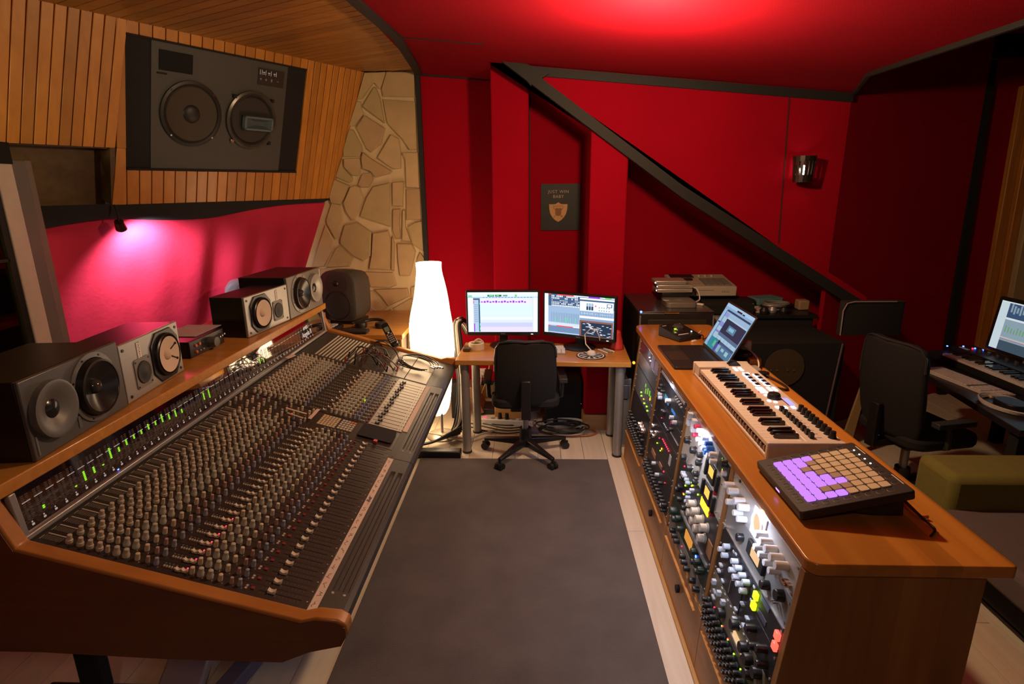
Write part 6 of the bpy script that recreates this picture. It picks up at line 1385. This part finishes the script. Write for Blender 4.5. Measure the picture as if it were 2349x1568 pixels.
# leaning pale board behind the chair
MB().prism([(2.205,3.62,.88),(2.16,3.62,.62),(2.045,3.62,0),(2.12,3.62,0),(2.17,3.62,.45),(2.215,3.62,.62),(2.212,3.62,.80)], (0,.02,0)).build('leaning_board', mat('pale_leaning_board', (.36,.24,.10), .6), None, label='narrow pale board leaning behind the dark office chair on the right', cat='board')
# dark swivel chair at the right desk
c2 = chair('office_chair', 'tall dark office chair in the shadow before the right-hand desk', (2.15, 3.12, 0), R(-78), 1.0, R(20), True)
MB(T(1.985,3.38,0)).rrect(0,0,.36,.06,.025,.93,1.13).build('headrest', blkm, c2)
MB(T(1.985,3.38,0)).tube([(-.175,-.03,.93),(-.178,-.032,1.08),(-.16,-.032,1.122),(-.12,-.032,1.132),(.12,-.032,1.132)], .004, 6).build('headrest_sheen', mat('rim_sheen2', (.25,.19,.17), .3), c2)  # pale tube paints a highlight along the headrest's side and top edge
# right desk
rd = thing('corner_desk', 'dark desk at the right carrying keyboards and a computer screen', 'desk', (2.8, 3.2, 0))
MB().prism([(2.445,3.57,.615),(2.32,2.62,.615),(3.40,2.62,.615),(3.40,3.98,.615),(2.62,3.98,.615)], (0,0,.034)).build('tabletop', mat('dark_desk', (.016,.013,.017), .35), rd, bevel=.003)
for x, y in ((2.40,2.70),(3.3,2.70),(2.70,3.9),(3.3,3.9)): MB().box(x-.03,x+.03,y-.03,y+.03,0,.615).build('leg', blkm, rd)
DR = .6495
kx1, kx2 = V((2.600,3.622,DR)), V((2.622,3.111,DR))
Mq = frame((2.451,3.563,DR+.0005), (V((2.472,3.055,DR))-V((2.451,3.563,DR))).normalized(), V((.98,.19,0)).normalized(), (0,0,1))
qk = thing('keyboard', 'full-size white computer keyboard at the front edge of the dark corner desk', 'keyboard', M=Mq)
MB(Mq).rrect(.255,.075,.51,.15,.008,0,.012).build('case', mat('kbd_white', (.55,.46,.42), .45), qk)
qm = MB(Mq)
for j in range(5):
    for i in range(21):
        if i in (14, 18): continue
        qm.box(.010+i*.0235,.030+i*.0235,.010+j*.027,.032+j*.027,.012,.017)
qm.build('key_field', mat('kbd_keys', (.62,.52,.48), .5), qk, kind='stuff')
MB(Mq).box(.335,.36,.01,.145,.0121,.0125).build('key_gap', mat('kbd_gap', (.12,.10,.10), .5), qk)
Mr = frame((2.690,3.80,DR+.0005), (.02,-1,0), (1,.02,0), (0,0,1))
rk = thing('keyboard', 'black synthesizer keyboard with pale keys under the right-hand screen', 'keyboard', M=Mr)
MB(Mr).box(-.06,1.20,.0,.30,0,.045).build('case', blk, rk, bevel=.005); MB(Mr).box(-.06,1.20,.145,.30,.045,.075).build('control_panel', blk, rk, bevel=.004)
wk2 = MB().box(0,.0262,.004,.140,.045,.058).mesh('white_key', mat('old_ivory', (.62,.52,.42), .35)); bk2 = MB().box(-.007,.007,.05,.142,.058,.070).mesh('black_key', keyb)
for i in range(40): put('white_key', wk2, rk, Mr @ T(.07+i*.0272,0,0))
for i in range(39):
    if i % 7 not in (2, 6): put('black_key', bk2, rk, Mr @ T(.07+(i+1)*.0272,0,0))
for i in range(14):
    MB(Mr).cyl((.10+.07*i,.22,.075),(.10+.07*i,.22,.092),.012,.010,12).build('knob', kskirt, rk)
    if i < 8: MB(Mr).cyl((.12+.07*i,.26,.075),(.12+.07*i,.26,.086),.008,.008,10).build('knob', dgrey, rk)
for x, y, c in ((-.03,.20,'blue'),(.02,.24,'blue'),(.025,.22,'red'),(.06,.26,'blue'),(-.04,.10,'blue')): MB(Mr).box(x,x+.007,y,y+.007,.075,.082).build('indicator_light', LEDS[c], rk)
MB(Mr).box(-.02,.05,.17,.19,.0751,.078).build('lit_strip', mat('pale_strip', (.5,.5,.55), .4), rk)
Mi = frame((2.960,3.735,.775), V((.05,-1,0)).normalized(), V((.10,.0,1)).normalized(), V((.05,-1,0)).normalized().cross(V((.10,.0,1)).normalized()))
im = thing('computer_monitor', 'black-edged computer screen standing on the dark desk at the right edge', 'monitor', M=Mi)
MB(Mi).rrect(.33,.145,.66,.345,.012,-.02,0).build('bezel', blk, im, bevel=.002)
ui(Mi @ T(.025,-.010,.0005), .61, .305, im, (.30,.42,.55), [(0,0,.10,1,(.72,.85,.92)),(.10,.02,1,.32,DB_),(.10,.32,1,.36,WH),(.10,.36,1,.72,(.32,.44,.52)),(.10,.72,1,.76,(.55,.60,.60)),(.10,.80,1,1,(.06,.10,.14)),(0,0,1,.025,WH)]+[(.13+.035*i,.03+.03*(i%3),.152+.035*i,.20+.03*(i%2),(.30,.40,.50)) for i in range(24)]+[(.13+.035*i,.48+.02*(i%4),.14+.035*i,.62,(.15,.42,.12)) for i in range(24)]+[(.10,.755,.45,.765,(.6,.1,.1)),(.45,.755,.6,.765,(.6,.5,.1)),(.6,.755,.9,.765,(.1,.5,.2))], .75)
MB(Mi).box(.27,.39,-.12,.05,-.06,-.02).build('neck', alu, im); MB().cbox((3.02,3.41,DR+.006),(.16,.22,.010)).build('foot', alu, im)
for i in range(3):
    cable('cable', [(2.50+.10*math.cos(k*.7+i*.2), 2.93+(.14+.008*i)*math.sin(k*.7+i*.2), DR+.006+.007*i) for k in range(9)], .0045, mat('cable_pale%d' % i, (.50,.45,.42), .4), 'pale thin cable coiled on the dark desk before the white keyboard', 'coiled cables on the dark desk')
MB(T(2.52,2.93,DR)).rrect(0,0,.12,.16,.05,.001,.03).build('mouse', blk, None, bevel=.004, label='black mouse lying inside the coil of pale cable on the dark desk', cat='mouse')
for i in range(6):
    cable('cable', [(2.45+.12*i*.5,3.35-.03*i,.01),(2.52+.06*i,3.28,.05+.02*(i%2)),(2.62+.04*i,3.30-.05*i,.02),(2.75,3.2-.04*i,.03)], .008, cb_ if i != 2 else cw_, 'black cable tangled on the floor beneath the dark desk' if i != 2 else 'white cable in the tangle beneath the dark desk', 'cables beneath the dark desk')
# ================================================================ SOFA
so_ = thing('sofa', 'low sofa with an olive green armrest and a purple-grey seat behind the sideboard', 'sofa', (2.3, 2.0, 0))
gr = mat('olive_upholstery', (.19,.17,.035), .9, var=.12, scale=30, bump=.3, bscale=250, sheen=.1); pg_ = mat('purple_grey_upholstery', (.13,.10,.105), .9, var=.12, scale=30, bump=.3, bscale=250, sheen=.1)
MB().box(1.835, 3.0, 2.33, 2.58, .22, .555).build('armrest', gr, so_, bevel=.035)
MB().box(1.79, 2.7, .9, 2.36, .26, .395).build('seat', pg_, so_, bevel=.03)
MB().box(2.6, 2.95, .9, 2.40, .22, .80).build('back_cushion', gr, so_, bevel=.03)
MB().box(1.93, 2.95, .9, 2.54, .07, .27).build('base', mat('sofa_base_black', (.008,.007,.008), .8), so_)
for x, y in ((2.0,1.0),(2.9,1.0),(2.0,2.5),(2.9,2.5)): MB().box(x-.02,x+.02,y-.02,y+.02,0,.07).build('leg', blkm, so_)
# ================================================================ SCONCE
sx, sy, sz = 1.765, YS-.095, 1.888
sc = thing('wall_sconce', 'dark slotted metal wall lamp glowing on the red stair wall', 'wall lamp', (sx, YS, sz))
sm2 = mat('sconce_metal', (.05,.04,.035), .35, .7)
rt, rb2, hh = .072, .058, .082
m = MB(); n = 16
for k in range(n):
    a0, a1 = 2*math.pi*k/n, 2*math.pi*(k+1)/n; w_ = .62
    am_ = (a0+a1)/2; b0, b1 = am_-(a1-a0)/2*w_, am_+(a1-a0)/2*w_
    def pt(a, v, dr=0): r_ = rb2+(rt-rb2)*v+dr; return (sx+r_*math.cos(a), sy+r_*math.sin(a), sz-hh+2*hh*v)
    for (p, q, v0, v1) in ((b0,b1,.28,.80),(a0,a1,0,.28),(a0,a1,.80,1.0)):
        m.add([pt(p,v0),pt(q,v0),pt(q,v1),pt(p,v1),pt(p,v0,-.003),pt(q,v0,-.003),pt(q,v1,-.003),pt(p,v1,-.003)],[(0,1,2,3),(7,6,5,4),(0,4,5,1),(1,5,6,2),(2,6,7,3),(3,7,4,0)])
m.build('slotted_shade', sm2, sc)
MB().lathe([(.016,-.035),(.022,-.01),(.018,.012),(.0005,.026)], 16, c=(sx, sy, sz)).build('bulb', emit('sconce_bulb', (1,.80,.62), 22), sc)
MB().cyl((sx,sy+.05,sz),(sx,YS,sz),.012,.03,12).build('wall_mount', sm2, sc)
MB().cyl((sx,sy,sz-.075),(sx,sy,sz-.035),.012,.012,12).build('socket', sm2, sc); MB().cyl((sx,sy,sz-.06),(sx,sy+.062,sz-.06),.005,.005,8).build('bracket', sm2, sc)
# ================================================================ POSTER
pp = thing('poster', 'black poster with pale lettering and a tan shield on the red rear wall', 'poster', (.20, YW, 1.63))
x0, x1, z0, z1 = .058, .372, 1.452, 1.815
MB().box(x0, x1, YW-.012, YW-.002, z0, z1).build('board', mat('poster_black', (.010,.010,.011), .6), pp)
pk = mat('poster_ink', (.42,.30,.22), .6); tn = mat('shield_tan', (.55,.30,.12), .6); br3 = mat('shield_brown', (.22,.09,.02), .6)
FP = lambda x, z: frame((x, YW-.0125, z), (1,0,0), (0,0,1), (0,-1,0))
text('JUST WIN', .034, FP(.197, 1.754), pk, pp, sp=1.15); text('BABY', .034, FP(.197, 1.716), pk, pp, sp=1.1)
shp = []
cx, zt_ = .197, 1.655
out = [(0,.018),(.022,.004),(.045,.002),(.074,.003),(.072,-.035),(.063,-.072),(.045,-.103),(.022,-.124),(0,-.136)]
shp = [(cx+x, YW-.012, zt_+z) for x, z in out]+[(cx-x, YW-.012, zt_+z) for x, z in reversed(out[1:-1])]
MB().prism(shp, (0,-.0012,0)).build('shield', tn, pp)
text('RAIDERS', .021, FP(cx, zt_-.014) @ T(0,0,.0014), br3, pp, sp=1.05)
for s in (-1, 1): MB(FP(cx, zt_-.064) @ T(0,0,.0014) @ RZ(R(45*s))).box(-.058,.058,-.0022,.0022,0,.0004).box(.036,.040,-.010,.010,0,.0004).build('crossed_blade', br3, pp)
MB(FP(cx, zt_-.066) @ T(0,0,.0018)).lathe([(.0005,.0002),(.024,.0002)], 20, cap=False).add([(-.026,.010,.0003),(.026,.010,.0003),(.022,.038,.0003),(-.022,.038,.0003)],[(0,1,2,3)]).build('emblem_head', br3, pp)

MB(T(-1.30,1.72,0) @ RZ(.3)).box(-.10,.06,-.10,.14,.001,.05).build('pale_device', mat('mauve_plastic', (.34,.26,.30), .4), None, bevel=.012, label='pale mauve device on the floor beneath the near end of the console', cat='device')
MB(T(-1.10,1.72,0) @ RZ(-.2)).box(-.05,.02,-.16,.16,.001,.06).build('floor_box', mat('lilac_box', (.14,.12,.19), .5), None, bevel=.006, label='narrow lilac box on the floor beneath the console beside the mauve device', cat='box')
